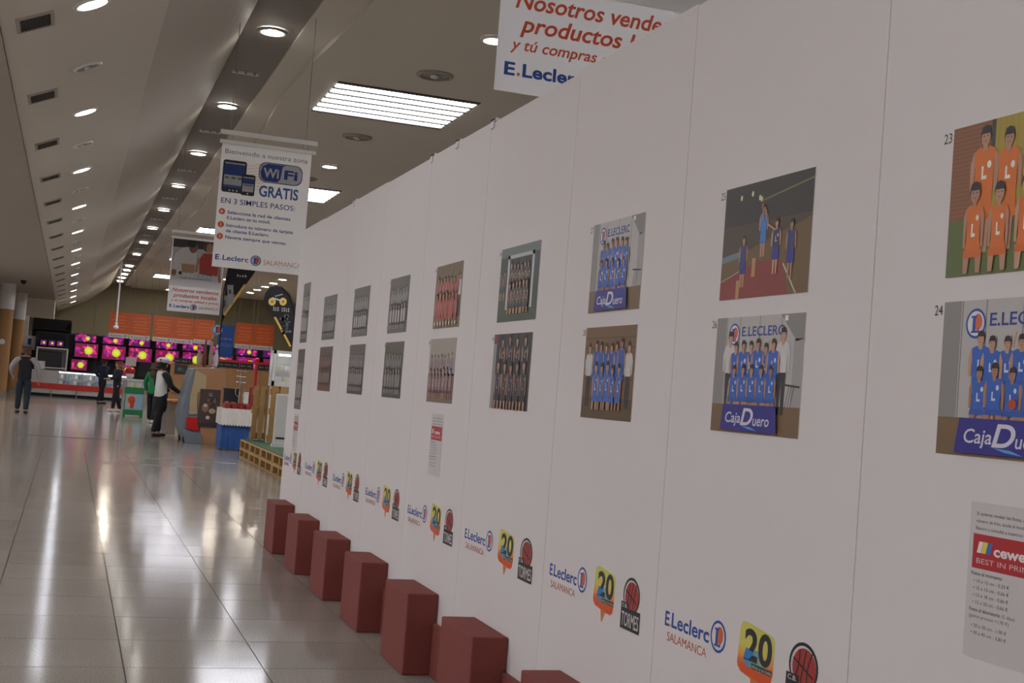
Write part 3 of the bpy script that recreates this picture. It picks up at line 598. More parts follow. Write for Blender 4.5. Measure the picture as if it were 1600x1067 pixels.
def banner(paint, x0, w_, y, zb, h_, label):
    root = empty('hanging_banner', (x0+w_/2, y, zb), 0, label, 'banner', 'hanging shop banners')
    a = Art(.00012); paint(a, w_, h_)
    o = a.build('printed_cloth', 'banner_print', root); o.matrix_local = face((-w_/2, -.003, 0), '-y')
    obj('lower_rail', lambda bm: bm_box(bm, -w_/2-.03, w_/2+.05, -.012, .012, h_-.01, h_+.035), 'white_metal', root, .004)
    obj('upper_rail', lambda bm: bm_box(bm, -w_/2-.03, w_/2+.06, -.012, .012, h_+.1, h_+.155), 'white_metal', root, .004)
    for s in (-.42, .42):
        obj('hook', lambda bm: [bm_cyl(bm, (s*w_-.03*math.cos(t), 0, h_+.07+.045*math.sin(t)), (s*w_-.03*math.cos(t+.5), 0, h_+.07+.045*math.sin(t+.5)), .004, None, 6) for t in [k*.5 for k in range(13)]], 'chrome', root)
        tube('wire', (s*w_, 0, h_+.15), (s*w_, 0, CH+4.45-zb), .004, 'grey_metal', root, n=6)
banner(wifi_banner, 1.497, 1.075, 15.8, 2.583, 1.49, 'white banner about free wireless internet in three steps, with tablet picture')
banner(local_banner, 1.69, 1.0, 26, 2.48, 1.42, 'banner with two shoppers in white and red, hanging beyond the wireless internet banner')
b3 = P(771, 140, 5.8)
banner(local_banner, b3.x, 1.075, 5.8, b3.z, 1.49, 'slogan banner hanging above the white exhibition panels')

# ------------------------------------------------------------------ left side columns
for px, y, z, lab in ((-1, 51, 2.8, 'round column clad in brown with a round white sticker'), (19, 57, 2.8, 'round brown column standing behind the column with the sticker')):
    c = P(px, 600, y); t = empty('column', (c.x, y, 0), 0, lab, 'column', 'brown columns at the left'); r = .26
    zt = P(px+10, 483 if px < 10 else 499, y).z
    tube('cladding', (0, 0, 0), (0, 0, zt), r, 'brown_cork', t, n=28); tube('capital', (0, 0, zt), (0, 0, CH+2.8), r+.012, 'column_white', t, n=28)
    tube('base_ring', (0, 0, 0), (0, 0, .1), r+.015, 'grey_metal', t, n=28)
    if px < 10: obj('sticker', lambda bm: bm_cyl(bm, (-.03, -r-.004, 1.95), (-.03, -r+.02, 1.95), .1, None, 18), 'white_metal', t)
c0, c1 = P(36.5, 525, 59), P(43, 525, 59)
t = empty('door_post', (c0.x, 59, 0), 0, 'narrow white post beside the brown columns', 'post')
box('post', 0, c1.x-c0.x, 0, .2, 0, P(40, 493, 59).z, 'column_white', t, .01); box('foot', -.02, c1.x-c0.x+.02, -.02, .22, 0, .06, 'grey_metal', t)
# security camera dome on the left ceiling and the hanging pole
c = P(37, 439, 48); t = empty('dome_camera', (c.x, 48, CH+2.8), 0, 'small black dome camera on the left ceiling', 'camera'); obj('dome', lambda bm: bm_ball(bm, (0, 0, -.05), .09), 'black', t, smooth=True); tube('mount', (0, 0, -.03), (0, 0, 0), .1, 'black', t)
a, b = P(186, 434, 54), P(181, 512, 54)
t = empty('hanging_pole', (b.x, 54, b.z), 0, 'thin white pole with a rounded end hanging from the ceiling', 'pole')
tube('rod', (0, 0, .1), (0, 0, CH+4.5-b.z), .035, 'white_metal', t); obj('end_dome', lambda bm: bm_ball(bm, (0, 0, .02), .11, 1, 1, .8), 'white_metal', t, smooth=True); tube('collar', (0, 0, .08), (0, 0, .2), .06, 'white_metal', t)

# ------------------------------------------------------------------ electronics department at the far end
YT = 57.5
def tv(px0, px1, py0, py1, lab, kind=0, y=YT, slim=True):
    m = P((px0+px1)/2, py1, y); a = P(px0, py1, y); b = P(px1, py1, y); h = P((px0+px1)/2, py0, y).z-m.z; w_ = b.x-a.x
    t = empty('television', (m.x, y, m.z), 0, lab, 'television', 'televisions on the shop wall')
    obj('housing', lambda bm: bm_box(bm, -w_/2-.03, w_/2+.03, 0, .06, -.03, h+.03), 'black', t, .008)
    g = Art(.0004); random.seed(int(px0*7+py0))
    if kind == 2: g.rect(-w_/2, 0, w_/2, h, '0b0b0d', 0)
    else:
        g.rect(-w_/2, 0, w_/2, h, '7d1248' if kind == 0 else '4a1560', 0)
        for k in range(26):
            x, yy = random.uniform(-.44, .44)*w_, random.uniform(.1, .9)*h
            g.ell(x, yy, random.uniform(.04, .09)*w_, random.uniform(.04, .09)*w_, random.choice(['c21f7a', 'd6306a', 'b8286c', '8c1fa0', 'e04a8e', '5c1450']), 1+k, 10)
        cx, cy, r = .1*w_, .5*h, min(.33*h, .24*w_); n = 22
        g.poly([(cx+r*(1 if k % 2 else .82)*math.cos(2*PI*k/n), cy+r*(1 if k % 2 else .82)*math.sin(2*PI*k/n)) for k in range(n)], 'c8d02a', 40); g.ell(cx, cy, r*.5, r*.5, 'dde04a', 41)
    g.build('screen', 'screen_picture', t).matrix_local = face((0, -.002, 0), '-y')
    if kind != 2: obj('wall_bracket', lambda bm: bm_box(bm, -.12, .12, .06, 57.69-y, h*.3, h*.7), 'grey_metal', t.children[0])
gx0, gx1 = P(52, 600, 57.75), P(452, 600, 57.75)
t = empty('shop_wall', ((gx0.x+gx1.x)/2, 57.7, 0), 0, 'black display wall that carries the televisions', 'display wall'); hw = (gx1.x-gx0.x)/2; zt = P(110, 521, 57.7).z
box('back_panel', -hw, hw, 0, .25, 0, zt, 'soft_black', t)
for k in range(10): box('upright', -hw+2*hw*k/9-.06, -hw+2*hw*k/9+.06, -.008, 0, 0, zt, 'black', t)
for z in (zt-.02, zt-.72): box('shelf_edge', -hw, hw, -.009, 0, z-.06, z, 'black', t)
# columns of the television wall (pixel of left edge, row tops follow the slope of the wall)
cols = [117, 160, 201, 243, 285, 327, 369, 411]
for k, px in enumerate(cols):
    dy = (px-117)*.085
    tv(px, px+33, 523+dy, 534+dy, 'television showing pink petals and a yellow flower, in the upper row', 1)
    tv(px-1, px+35, 537+dy, 558+dy, 'television showing pink petals and a yellow flower, in the middle row', 0)
tv(110.5, 135, 562, 578, 'small television with a yellow flower in the lowest row, above the glass counter', 0); tv(188, 203, 568, 586, 'small television with a yellow flower behind the woman with long hair', 0)
for px in (63, 76, 89): tv(px, px+9, 531+(px-63)*.08, 539+(px-63)*.08, 'tiny television with a yellow dot above the white cabinet', 1, 57.4)
# large dark television on its white stand
tv(59, 94, 550, 572, 'large switched off television on a white stand', 2, 57.2)
m = P(77, 600, 56.95)
t = empty('white_cabinet', (m.x, 56.95, 0), 0, 'white open cabinet framing the switched off television', 'cabinet'); zt2 = P(77, 545, 56.95).z; zb2 = P(76.5, 572, 57.2).z+.0195
for s in (-.62, .56): box('side_panel', s, s+.06, .1, .5, 0, zt2, 'white_metal', t)
box('top_panel', -.62, .62, .1, .5, zt2, zt2+.06, 'white_metal', t); box('shelf', -.56, .56, .15, .5, zb2-.1, zb2-.05, 'white_metal', t); box('back_board', -.56, .56, .46, .5, .05, zt2, 'counter_grey', t)
m = P(48, 535, 58); t = empty('notice_board', (m.x, 58, m.z), 0, 'pale notice board with a blue patch beside the white post', 'notice'); box('board', -.2, .2, 0, .04, -.3, .28, 'column_white', t); box('blue_patch', -.12, .02, -.004, 0, -.1, .16, 'cloth_blue', t); box('leg', -.03, .03, .04, .08, -m.z, .2, 'grey_metal', t)
m = P(62, 570, 54.9); t = empty('paper_sign', (m.x, 54.9, 1.021), 0, 'small white paper sign on the grey end of the counter', 'sign'); box('card', -.2, .2, 0, .02, m.z-1.16, m.z-.86, 'column_white', t); box('holder', -.1, .1, -.04, .06, 0, .02, 'grey_metal', t); tube('stem', (0, .03, .02), (0, .03, m.z-1.0), .01, 'grey_metal', t)
# dark shelving behind the white post
m0, m1 = P(44, 590, 60), P(104, 590, 60)
t = empty('dark_shelving', ((m0.x+m1.x)/2, 60, 0), 0, 'dark shelving under the ceiling bulkhead beside the televisions', 'shelving'); hw2 = (m1.x-m0.x)/2
box('back', -hw2, hw2, .3, .35, 0, P(70, 497, 60).z, 'soft_black', t)
for z in (1.6, 2.3, 2.75): box('shelf', -hw2, hw2, 0, .3, z, z+.04, 'black' if z != 2.3 else 'grey_metal', t)
for s in (-1, 1): box('side', s*hw2-.02, s*hw2+.02, 0, .3, 0, P(70, 500, 60).z, 'black', t)
# glass counter with the red band
ca, cb = P(46, 612, 54.5), P(200, 624, 54.5)
t = empty('glass_counter', ((ca.x+cb.x)/2, 54.5, 0), 0, 'long grey shop counter with lit glass showcase and a red band', 'counter'); hw = (cb.x-ca.x)/2
box('body', -hw, hw, 0, .7, .12, .48, 'counter_grey', t, .01); box('plinth', -hw, hw, .08, .65, 0, .12, 'black', t); box('red_band', -hw, hw, -.02, 0, .3, .52, 'red_plastic', t)
box('end_panel', -hw, -hw+1.0, -.01, .7, .48, 1.02, 'counter_grey', t)
box('case_floor', -hw+1.0, hw, 0, .7, .48, .52, 'white_metal', t); box('glass_front', -hw+1.0, hw, 0, .01, .52, 1.0, 'glass', t); box('glass_shelf', -hw+1.0, hw, .05, .6, .74, .75, 'glass', t)
box('case_top', -hw+1.0, hw, 0, .7, 1.0, 1.03, 'white_metal', t); box('light_strip', -hw+1.0, hw, .02, .06, .965, .995, 'case_glow', t); box('case_back', -hw+1.0, hw, .68, .7, .52, 1.0, 'counter_grey', t)
for k in range(4): box('case_post', -hw+1.0+k*(2*hw-1.05)/3, -hw+1.03+k*(2*hw-1.05)/3, 0, .03, .52, 1.0, 'grey_metal', t)
for k in range(4): tube('leg', (-hw+.8+k*.95, -.05, 0), (-hw+.8+k*.95, -.05, .3), .02, 'grey_metal', t)
cx = t.location.x
random.seed(3)
goods = [('white_metal', 'white'), ('navy', 'dark'), ('cloth_blue', 'blue'), ('grey_metal', 'grey')]
for k in range(18):
    mt, cn = goods[k % 4]; x = cx-hw+1.12+k*(2*hw-1.3)/18; hgt = .1+.08*R()
    o = obj('boxed_gadget', lambda bm: [bm_box(bm, -.06, .06, 0, .06, 0, hgt), bm_box(bm, -.045, .045, -.012, 0, .02, hgt-.02)], mt, None, .004, loc=(x, 54.62, .521))
    tag(o, 'small %s boxed gadget on the floor of the lit glass counter' % cn, 'gadget', 'gadgets in the glass counter')
    o = obj('phone_stand', lambda bm: [bm_box(bm, -.03, .03, 0, .012, .02, .15), bm_box(bm, -.04, .04, -.02, .05, 0, .02)], mt, None, .003, loc=(x+.03, 54.7, .751))
    tag(o, 'small %s phone on a stand on the upper glass shelf' % cn, 'phone', 'phones in the glass counter')
# till area right of the counter
m = P(226, 600, 50); t = empty('till_desk', (m.x, 50, 0), 0, 'grey till desk with glass top behind the woman with the green top', 'desk')
box('desk_body', -.75, .75, 0, .6, 0, .9, 'counter_grey', t, .01); box('desk_top', -.8, .8, -.05, .65, .9, .95, 'white_metal', t); box('light_edge', -.8, .8, -.06, -.05, .9, .94, 'white_metal', t)
m2 = P(233, 570, 50.2); tag(obj('till_screen', lambda bm: [bm_box(bm, -.36, .36, 0, .05, .12, .62), bm_box(bm, -.05, .05, .02, .05, 0, .12), bm_box(bm, -.18, .18, -.08, .12, 0, .015)], 'black', None, .006, loc=(m2.x, 50.2, .951)), 'black monitor on the grey till desk', 'monitor')
m2 = P(203, 585, 50.2); t = empty('promo_ball', (m2.x, 50.2, .951), 0, 'red and white round promotional figure on the till desk', 'ornament'); obj('red_cap', lambda bm: bm_ball(bm, (0, 0, .3), .19, 1, 1, .8), 'red_plastic', t, smooth=True); obj('white_body', lambda bm: bm_ball(bm, (0, 0, .13), .16, 1, 1, .8), 'white_metal', t, smooth=True)
m2 = P(205, 565, 50.25); t = empty('card_sign', (m2.x, 50.45, .951), 0, 'pale card sign on a stem over the till desk', 'sign'); z = m2.z-.951; box('card', -.19, .19, 0, .02, z-.16, z+.16, 'column_white', t); tube('stem', (0, .03, 0), (0, .03, z), .015, 'grey_metal', t); tube('foot', (0, .03, 0), (0, .03, .015), .08, 'grey_metal', t)
# orange hanging signs
def osign(px0, px1, py0, py1, y, lab):
    m = P((px0+px1)/2, py1, y); w_ = (P(px1, py1, y)-P(px0, py1, y)).length; h = P((px0+px1)/2, py0, y).z-m.z
    t = empty('orange_sign', (m.x, y, m.z), 0, lab, 'sign', 'orange hanging signs'); g = Art(.0006)
    g.rect(-w_/2, 0, w_/2, h, 'c9581f', 0); g.rect(-w_/2, 0, w_/2, .17*h, 'cfc4b8', 1)
    for k, (ww, yy) in enumerate(((.3, .8), (.36, .66), (.28, .54), (.38, .43), (.3, .31))):
        for q in range(7): g.rect((-ww+q*2*ww/7)*w_, yy*h, (-ww+(q+.7)*2*ww/7)*w_, (yy+.05)*h, 'd97a48', 1)
    g.text('E.Leclerc', -.4*w_, .05*h, .2*w_, .06*h, '56506a', 2, .02); g.ell(.33*w_, .08*h, .06*w_, .055*h, BLUE, 2); g.ell(.33*w_, .08*h, .035*w_, .03*h, 'd0c8c0', 3)
    g.build('print', 'ink_print', t).matrix_local = face((0, -.012, 0), '-y')
    box('board', -w_/2, w_/2, -.01, .02, 0, h, 'red_plastic', t)
    for s in (-.4, .4): tube('wire', (s*w_, .005, h), (s*w_, .005, CH+4.4-m.z), .006, 'grey_metal', t, n=5)
c1 = lambda x, y: (150+x/5.517, 470+y/5.517)
for k, (a, b, p, q) in enumerate(((105, 280, 95, 318), (285, 460, 112, 335), (485, 655, 130, 352), (658, 832, 148, 368), (838, 1010, 162, 372), (1195, 1350, 192, 412), (1355, 1520, 205, 425))):
    (x0, yt), (x1, yb) = c1(a, p), c1(b, q)
    osign(x0, x1, yt, yb, 56.2, ['orange hanging sign first in its row, beside the thin white pole', 'orange hanging sign second from the thin white pole', 'orange hanging sign third from the thin white pole', 'orange hanging sign fourth from the thin white pole', 'orange hanging sign next to the blue sign', 'orange hanging sign just right of the blue sign', 'orange hanging sign last in its row, by the glass cabinet'][k])
m = P(350, 558, 48); w_ = (P(363, 540, 48)-P(338, 540, 48)).length; h = P(350, 508, 48).z-m.z
t = empty('blue_sign', (m.x, 48, m.z), 0, 'tall blue sign with white lettering and a round white logo', 'sign'); g = Art(.0006); g.rect(-w_/2, 0, w_/2, h, '1f4fa0', 0); g.marks(-.38*w_, .56*h, .4*w_, .04*h, 'cfd6e6', 1); g.marks(-.4*w_, .40*h, .38*w_, .03*h, 'a9b8d8', 1); g.marks(-.3*w_, .34*h, .4*w_, .03*h, 'a9b8d8', 1); logo_ring(g, -.55*w_, .84*h, .2, 2)
g.build('print', 'ink_print', t).matrix_local = face((0, -.022, 0), '-y'); box('board', -w_/2, w_/2, -.02, .02, 0, h, 'cloth_blue', t); obj('round_logo_board', lambda bm: bm_cyl(bm, (-.55*w_, -.02, .84*h), (-.55*w_, .02, .84*h), .21, None, 22), 'white_metal', t)
for s in (-.4, .4): tube('wire', (s*w_, 0, h), (s*w_, 0, CH+4.4-m.z), .006, 'grey_metal', t, n=5)
# plywood partition with black lettered fascia
pa, pb = P(264, 600, 47), P(432, 610, 47); t = empty('plywood_partition', ((pa.x+pb.x)/2, 47, 0), 0, 'plywood partition with black lettered boards along its top', 'partition'); hw = (pb.x-pa.x)/2; zt = P(345, 572, 47).z
for k in range(6): box('plywood_panel', -hw+2*hw*k/6+.004, -hw+2*hw*(k+1)/6-.004, 0, .06, 0, zt, 'plywood', t, .004)
for (p0, p1, py) in ((272, 301, 561), (339, 374, 570), (374.5, 396, 573), (403, 422, 573.5)):
    a, b = P(p0, py, 46.95), P(p1, py, 46.95); g = Art(.0008); hh = .19
    g.rect(0, 0, b.x-a.x, hh, '1b1a1c', 0); g.marks(.05, .06, b.x-a.x-.05, .07, '9a9590', 1); o = g.build('lettered_board', 'ink_print', t); o.matrix_local = face((a.x-t.location.x, -.062, zt-.02), '-y')
    box('board_back', a.x-t.location.x, b.x-t.location.x, -.06, 0, zt-.02, zt+.17, 'black', t)
a, b = P(340, 562, 46.9), P(424, 567, 46.9); box('red_strip', a.x-t.location.x, b.x-t.location.x, -.06, 0, zt+.171, zt+.25, 'red_plastic', t)
m = P(283, 577, 46.9); t = empty('framed_picture', (m.x, 46.99, m.z), 0, 'small dark framed picture on the plywood partition', 'picture'); g = Art(.0008); g.rect(-.19, -.13, .19, .13, '2a3136', 0); g.ell(-.04, 0, .09, .07, '53676a', 1); g.ell(.08, -.03, .06, .05, '3f4c40', 2); g.build('print', 'ink_print', t).matrix_local = face((0, -.042, 0), '-y'); box('frame', -.21, .21, -.04, 0, -.15, .15, 'black', t)
m = P(398, 605, 30); tag(obj('red_post', lambda bm: [bm_cyl(bm, (0, 0, 0), (0, 0, P(398, 562, 30).z), .035), bm_cyl(bm, (0, 0, 0), (0, 0, .02), .16), bm_ball(bm, (0, 0, P(398, 562, 30).z), .05)], 'red_plastic', None, loc=(m.x, 30, 0)), 'red upright post behind the food table', 'post')

# ------------------------------------------------------------------ food stalls beyond the panels
# van shaped stall seen from behind
def V(px, py, y=24.6): return P(px, py, y)
b0 = G(310, 693); vy = b0.y; t = empty('van_stall', (b0.x, vy, 0), 0, 'grey van shaped stall wrapped in brown paper with a dark poster', 'food stall')
L = lambda pts: [((V(x, y, vy).x-b0.x), max(0, V(x, y, vy).z)) for x, y in pts]
k1 = lambda x, y: (255+x*110/782, 560+y*150/1067)
def outline(pts, dy0, dy1, name, m, bev=0): return obj(name, lambda bm: bm_prism(bm, L([k1(*p) for p in pts]), 'y', dy0, dy1), m, t, bev)
outline([(345, 110), (690, 105), (712, 240), (700, 500), (705, 960), (420, 965), (245, 950), (205, 780), (200, 620), (260, 380), (290, 250)], 0, 1.5, 'body', 'car_grey', .01)
outline([(360, 130), (480, 190), (470, 340), (375, 380), (375, 620), (285, 620), (300, 400), (340, 240)], -.03, .0, 'rear_window', 'car_window')
outline([(262, 645), (375, 655), (395, 800), (330, 800), (250, 770)], -.05, 0, 'tail_light', 'tail_red', .006)
outline([(205, 780), (330, 825), (420, 830), (425, 960), (245, 950)], -.06, 0, 'bumper', 'car_grey', .01)
outline([(345, 112), (690, 107), (705, 240), (690, 500), (700, 960), (425, 965), (400, 700), (375, 380), (470, 340), (480, 190), (370, 150)], -.025, -.001, 'paper_wrap', 'cardboard')
outline([(650, 700), (700, 760), (720, 960), (690, 985), (660, 900)], -.1, -.026, 'paper_flap', 'cardboard')
g = Art(.0008); pts = L([k1(*p) for p in [(378, 748), (640, 748), (640, 352), (378, 352)]]); x0, z0 = pts[0]; x1, z1 = pts[2]; w_, h_ = x1-x0, z1-z0
g.rect(0, 0, w_, h_, '4b3a36', 0); g.ell(.3*w_, .5*h_, .17*w_, .12*h_, '8d6a55', 1); g.ell(.3*w_, .56*h_, .1*w_, .05*h_, 'c8b39a', 2); g.ell(.65*w_, .42*h_, .17*w_, .07*h_, 'b59a72', 2); g.ell(.46*w_, .24*h_, .1*w_, .05*h_, 'd0c6bd', 2)
for k in range(14): g.ell((.4+.5*R())*w_, (.55+.2*R())*h_, .06*w_, .04*h_, random.choice(['6b5340', '7d644c', '3f3028']), 1+k)
g.marks(.42*w_, .88*h_, .6*w_, .03*h_, 'b9b5c0', 21); g.ell(.51*w_, .84*h_, .1*w_, .02*h_, '8f8a98', 20); g.rect(0, 0, w_, .1*h_, '3a2f33', 20)
g.build('poster', 'ink_print', t).matrix_local = face((x0, -.042, z0), '-y'); box('poster_board', x0, x1, -.041, -.026, z0, z1, 'black', t)
wx, wz = L([k1(215, 880)])[0]
obj('wheel', lambda bm: bm_cyl(bm, (wx+.16, .25, .16), (wx+.02, .25, .16), .16, None, 20), 'rubber', t); obj('wheel', lambda bm: bm_cyl(bm, (wx+.16, 1.2, .16), (wx+.02, 1.2, .16), .16, None, 20), 'rubber', t); obj('wheel', lambda bm: bm_cyl(bm, (-wx+.04, .25, .16), (-wx-.1, .25, .16), .16, None, 20), 'rubber', t)
for wh in [c for c in t.children if c.name.startswith('wheel')]:
    v0 = wh.data.vertices[0].co; xs = [v.co.x for v in wh.data.vertices]; yc = .25 if v0.y < .6 else 1.2
    obj('hub_cap', lambda bm: bm_cyl(bm, (min(xs)-.008, yc, .16), (min(xs), yc, .16), .08, None, 14), 'grey_metal', wh)
vtop = V(310, 575, vy).z
# bundles standing on the van roof
for k, (px, py0, py1, m_, wd, nm) in enumerate(((310, 541, 574, 'ham_cloth', .05, 'cream'), (319, 533, 574, 'ham_brown', .048, 'brown'), (329, 525, 574, 'ham_cloth', .045, 'narrow pale'), (338, 541, 574, 'shirt_white', .048, 'white'))):
    c = P(px, 574, vy+.35); h_ = P(px, py0, vy+.35).z-vtop; t2 = empty('cured_ham', (c.x, vy+.35+.05*k, vtop+.032), 0, 'tall %s wrapped bundle standing on the van roof' % nm, 'ham', 'bundles on the van roof')
    def ham(bm, h_=h_, wd=wd):
        n = 10; rows = [(0, .45), (.1, .8), (.3, 1), (.5, .85), (.7, .5), (.88, .32), (1, .4)]
        vs = [[bm.verts.new((wd*r*math.cos(2*PI*i/n), wd*.7*r*math.sin(2*PI*i/n), h_*z)) for i in range(n)] for z, r in rows]
        for a in range(len(rows)-1):
            for i in range(n): bm.faces.new((vs[a][i], vs[a][(i+1) % n], vs[a+1][(i+1) % n], vs[a+1][i]))
        bm.faces.new(vs[0][::-1]); bm.faces.new(vs[-1])
    obj('bundle', ham, m_, t2, smooth=True); obj('cord', lambda bm: bm_cyl(bm, (0, 0, h_*.8), (0, 0, h_*.86), wd*.5, None, 10), 'ham_brown', t2)
# tub of bread beside the van
m = G(260, 677); t = empty('bread_tub', (m.x+.02, m.y, 0), 0, 'grey tub heaped with bread beside the van shaped stall', 'tub'); 
obj('tub', lambda bm: [bm_cyl(bm, (0, 0, 0), (0, 0, .02), .15, .15, 18), bm_cyl(bm, (0, 0, .02), (0, 0, .66), .15, .19, 18, False), bm_cyl(bm, (0, 0, .62), (0, 0, .66), .2, .2, 18, False)], 'grey_tub', t)
tube('tray', (0, 0, .62), (0, 0, .645), .18, 'pine', t, n=18)
for k in range(7):
    o = obj('bread_loaf', lambda bm: bm_ball(bm, (0, 0, 0), .055, 1.15, .95, .8), 'bread' if k != 3 else 'cream_food', None, smooth=True, loc=(m.x+.02+.128*math.cos(k*PI/3)*(k > 0), m.y+.128*math.sin(k*PI/3)*(k > 0), .646+.045)); o.rotation_euler = (0, 0, k)
    tag(o, 'bread loaf heaped in the grey tub beside the van stall', 'bread', 'loaves in the grey tub')
# food table with white cloth
ty = 23.4; ta, tb = P(347, 660, ty), P(392, 660, ty); tz = P(370, 639, ty).z; t = empty('food_table', ((ta.x+tb.x)/2, ty, 0), 0, 'food table draped in blue with a white cloth on top', 'table'); hw = (tb.x-ta.x)/2
box('table_top', -hw+.02, hw-.02, .02, .75, tz-.04, tz-.012, 'pine', t)
for sx in (-hw+.05, hw-.1):
    for sy_ in (.06, .66): box('leg', sx, sx+.05, sy_, sy_+.05, 0, tz-.04, 'pine', t)
def drape(z0, z1, off, amp, n=40):
    def f(bm):
        pts = []
        for i in range(n+1): x = -hw-off+2*(hw+off)*i/n; pts.append((x, -off+amp*(math.sin(i*.7)+.6*math.sin(i*1.9+1))*.7))
        for i in range(12): y = .78*(i+1)/12; pts.append((hw+off+amp*math.sin(i*1.3), y))
        pts += [(-hw-off, .78)]
        A = [bm.verts.new((x, y, z1)) for x, y in pts]; B = [bm.verts.new((x*1.01, y-(.02 if y < .1 else 0), z0+.015*math.sin(i*1.7))) for i, (x, y) in enumerate(pts)]
        bm.faces.new(A)
        for i in range(len(pts)): j = (i+1) % len(pts); bm.faces.new((A[i], A[j], B[j], B[i]))
    return f
obj('blue_skirt', drape(.02, tz-.011, .0, .008), 'cloth_blue', t); obj('white_cloth', drape(P(370, 665, ty).z, tz, .025, .008), 'cloth_white', t)
random.seed(11)
for k in range(16):
    x = t.location.x-hw+.065+(2*hw-.13)*(k//4)/3; y = ty+.05+.085*(k % 4); hh = .06+.05*R(); dark = k % 3 == 0
    o = obj('sausage_pack', lambda bm: [bm_box(bm, -.042, .042, -.028, .028, 0, hh), bm_cyl(bm, (-.03, 0, hh), (.03, 0, hh), .02)], 'meat_red', None, .008, loc=(x, y, tz+.001)); o.rotation_euler[2] = .2*R()
    tag(o, 'red sausage pack lying on the white clothed food table', 'food', 'sausage packs on the food table')
for k, (px, py, c, nm) in enumerate(((361, 612, 'black', 'black'), (384, 618, 'white_metal', 'white'), (394, 610, 'meat_red', 'red'))):
    q = P(px, py, ty+.62); h_ = max(.12, q.z-tz+.06); o = obj('food_crate', lambda bm: [bm_box(bm, -.13 if k == 0 else -.042, .13 if k == 0 else .042, 0, .1, 0, h_*.9), bm_box(bm, -.14 if k == 0 else -.045, .14 if k == 0 else .045, -.005, .105, h_*.9, h_)], c, None, .006, loc=(q.x, ty+.55, tz+.001)); tag(o, '%s container at the back of the food table' % nm, 'container')
q = P(376, 600, ty+.4); t2 = empty('metal_stand', (q.x, ty+.43, tz+.001), 0, 'small metal stand with hooks on the food table', 'stand'); h_ = P(378, 580, ty+.4).z-tz; tube('rod', (0, 0, 0), (0, 0, h_), .012, 'chrome', t2); tube('foot', (0, 0, 0), (0, 0, .015), .07, 'chrome', t2)
for z in (.7, .85, 1): tube('arm', (-.09, 0, h_*z), (.09, 0, h_*z), .009, 'chrome', t2)
obj('loop', lambda bm: [bm_cyl(bm, (.08*math.cos(a), 0, h_*.45+.1*math.sin(a)), (.08*math.cos(a+.45), 0, h_*.45+.1*math.sin(a+.45)), .008, None, 6) for a in [i*.45 for i in range(14)]], 'chrome', t2)
# pallet platform with green turf
def pallet(x0, y0, x1, y1, z0, lab):
    # a wooden pallet: x0..x1 across, y0..y1 along; blocks show on the aisle side
    t = empty('wood_pallet', ((x0+x1)/2, (y0+y1)/2, z0), 0, lab, 'pallet', 'wooden pallets of the platform'); hx, hy = (x1-x0)/2, (y1-y0)/2
    for k in range(5): a = -hx+k*(2*hx-.145)/4; box('top_board', a, a+.145, -hy, hy, .122, .144, 'pine_light', t)
    for k in range(3): a = -hx+k*(2*hx-.1)/2; box('bottom_board', a, a+.1, -hy, hy, 0, .022, 'pine', t)
    for k in range(3): a = -hy+k*(2*hy-.1)/2; box('stringer_board', -hx, hx, a, a+.1, .1, .122, 'pine', t)
    for i in range(3):
        for k in range(3): box('block', -hx+i*(2*hx-.1)/2, -hx+.1+i*(2*hx-.1)/2, -hy+k*(2*hy-.1)/2, -hy+.1+k*(2*hy-.1)/2, .022, .1, 'pine', t)
g1, g2 = G(444, 747), G(366, 713)
xl = (g1.x+g2.x)/2
for lvl in (0, 1):
    for k in range(5):
        y = g2.y-1.2*k
        pallet(xl, y-1.19, xl+1.2, y, .1445*lvl, ['wooden pallet in the lower layer of the turf covered platform', 'wooden pallet in the upper layer, right under the green turf'][lvl])
tag(obj('green_turf', lambda bm: bm_box(bm, xl+.01, xl+1.19, g2.y-5.97, g2.y-.02, .2895, .30), 'turf_green', None, .002), 'green turf mat on top of the pallet platform', 'mat')
PT = .3005
# upright pallet screens on the platform
def screen(px0, px1, pyt, y, lab, gaps):
    a, b = P(px0, 650, y), P(px1, 650, y); zt = P((px0+px1)/2, pyt, y).z; t = empty('pallet_screen', ((a.x+b.x)/2, y, PT), 0, lab, 'wood screen', 'upright wooden screens'); hw = (b.x-a.x)/2; n = gaps
    for k in range(n): c = -hw+k*(2*hw)/n; box('plank', c+.01, c+2*hw/n-.015, 0, .022, .02, zt-PT, 'pine_light' if k % 2 else 'pine', t)
    for z in (.03, (zt-PT)*.5, zt-PT-.14): box('cross_board', -hw, hw, .022, .1, z, z+.1, 'pine', t)
screen(393, 424, 604, g2.y-.45, 'tall upright wooden screen of planks behind the food table edge', 3); screen(420, 462, 604, g2.y-1.25, 'wooden plank screen behind the white upright panel', 3)
a, b = P(427, 690, 19.6), P(449, 690, 19.6); t = empty('white_stand', ((a.x+b.x)/2, 19.6, PT), 0, 'white upright metal panel standing on the green turf', 'stand panel'); hw = (b.x-a.x)/2; zt = P(440, 616, 19.6).z-PT
box('panel', -hw, hw, 0, .1, .05, zt, 'white_metal', t, .01); box('foot', -hw-.02, hw+.02, -.02, .12, 0, .05, 'white_metal', t); box('slot', -hw+.03, hw-.05, -.003, 0, .12, .15, 'dark_grille', t)
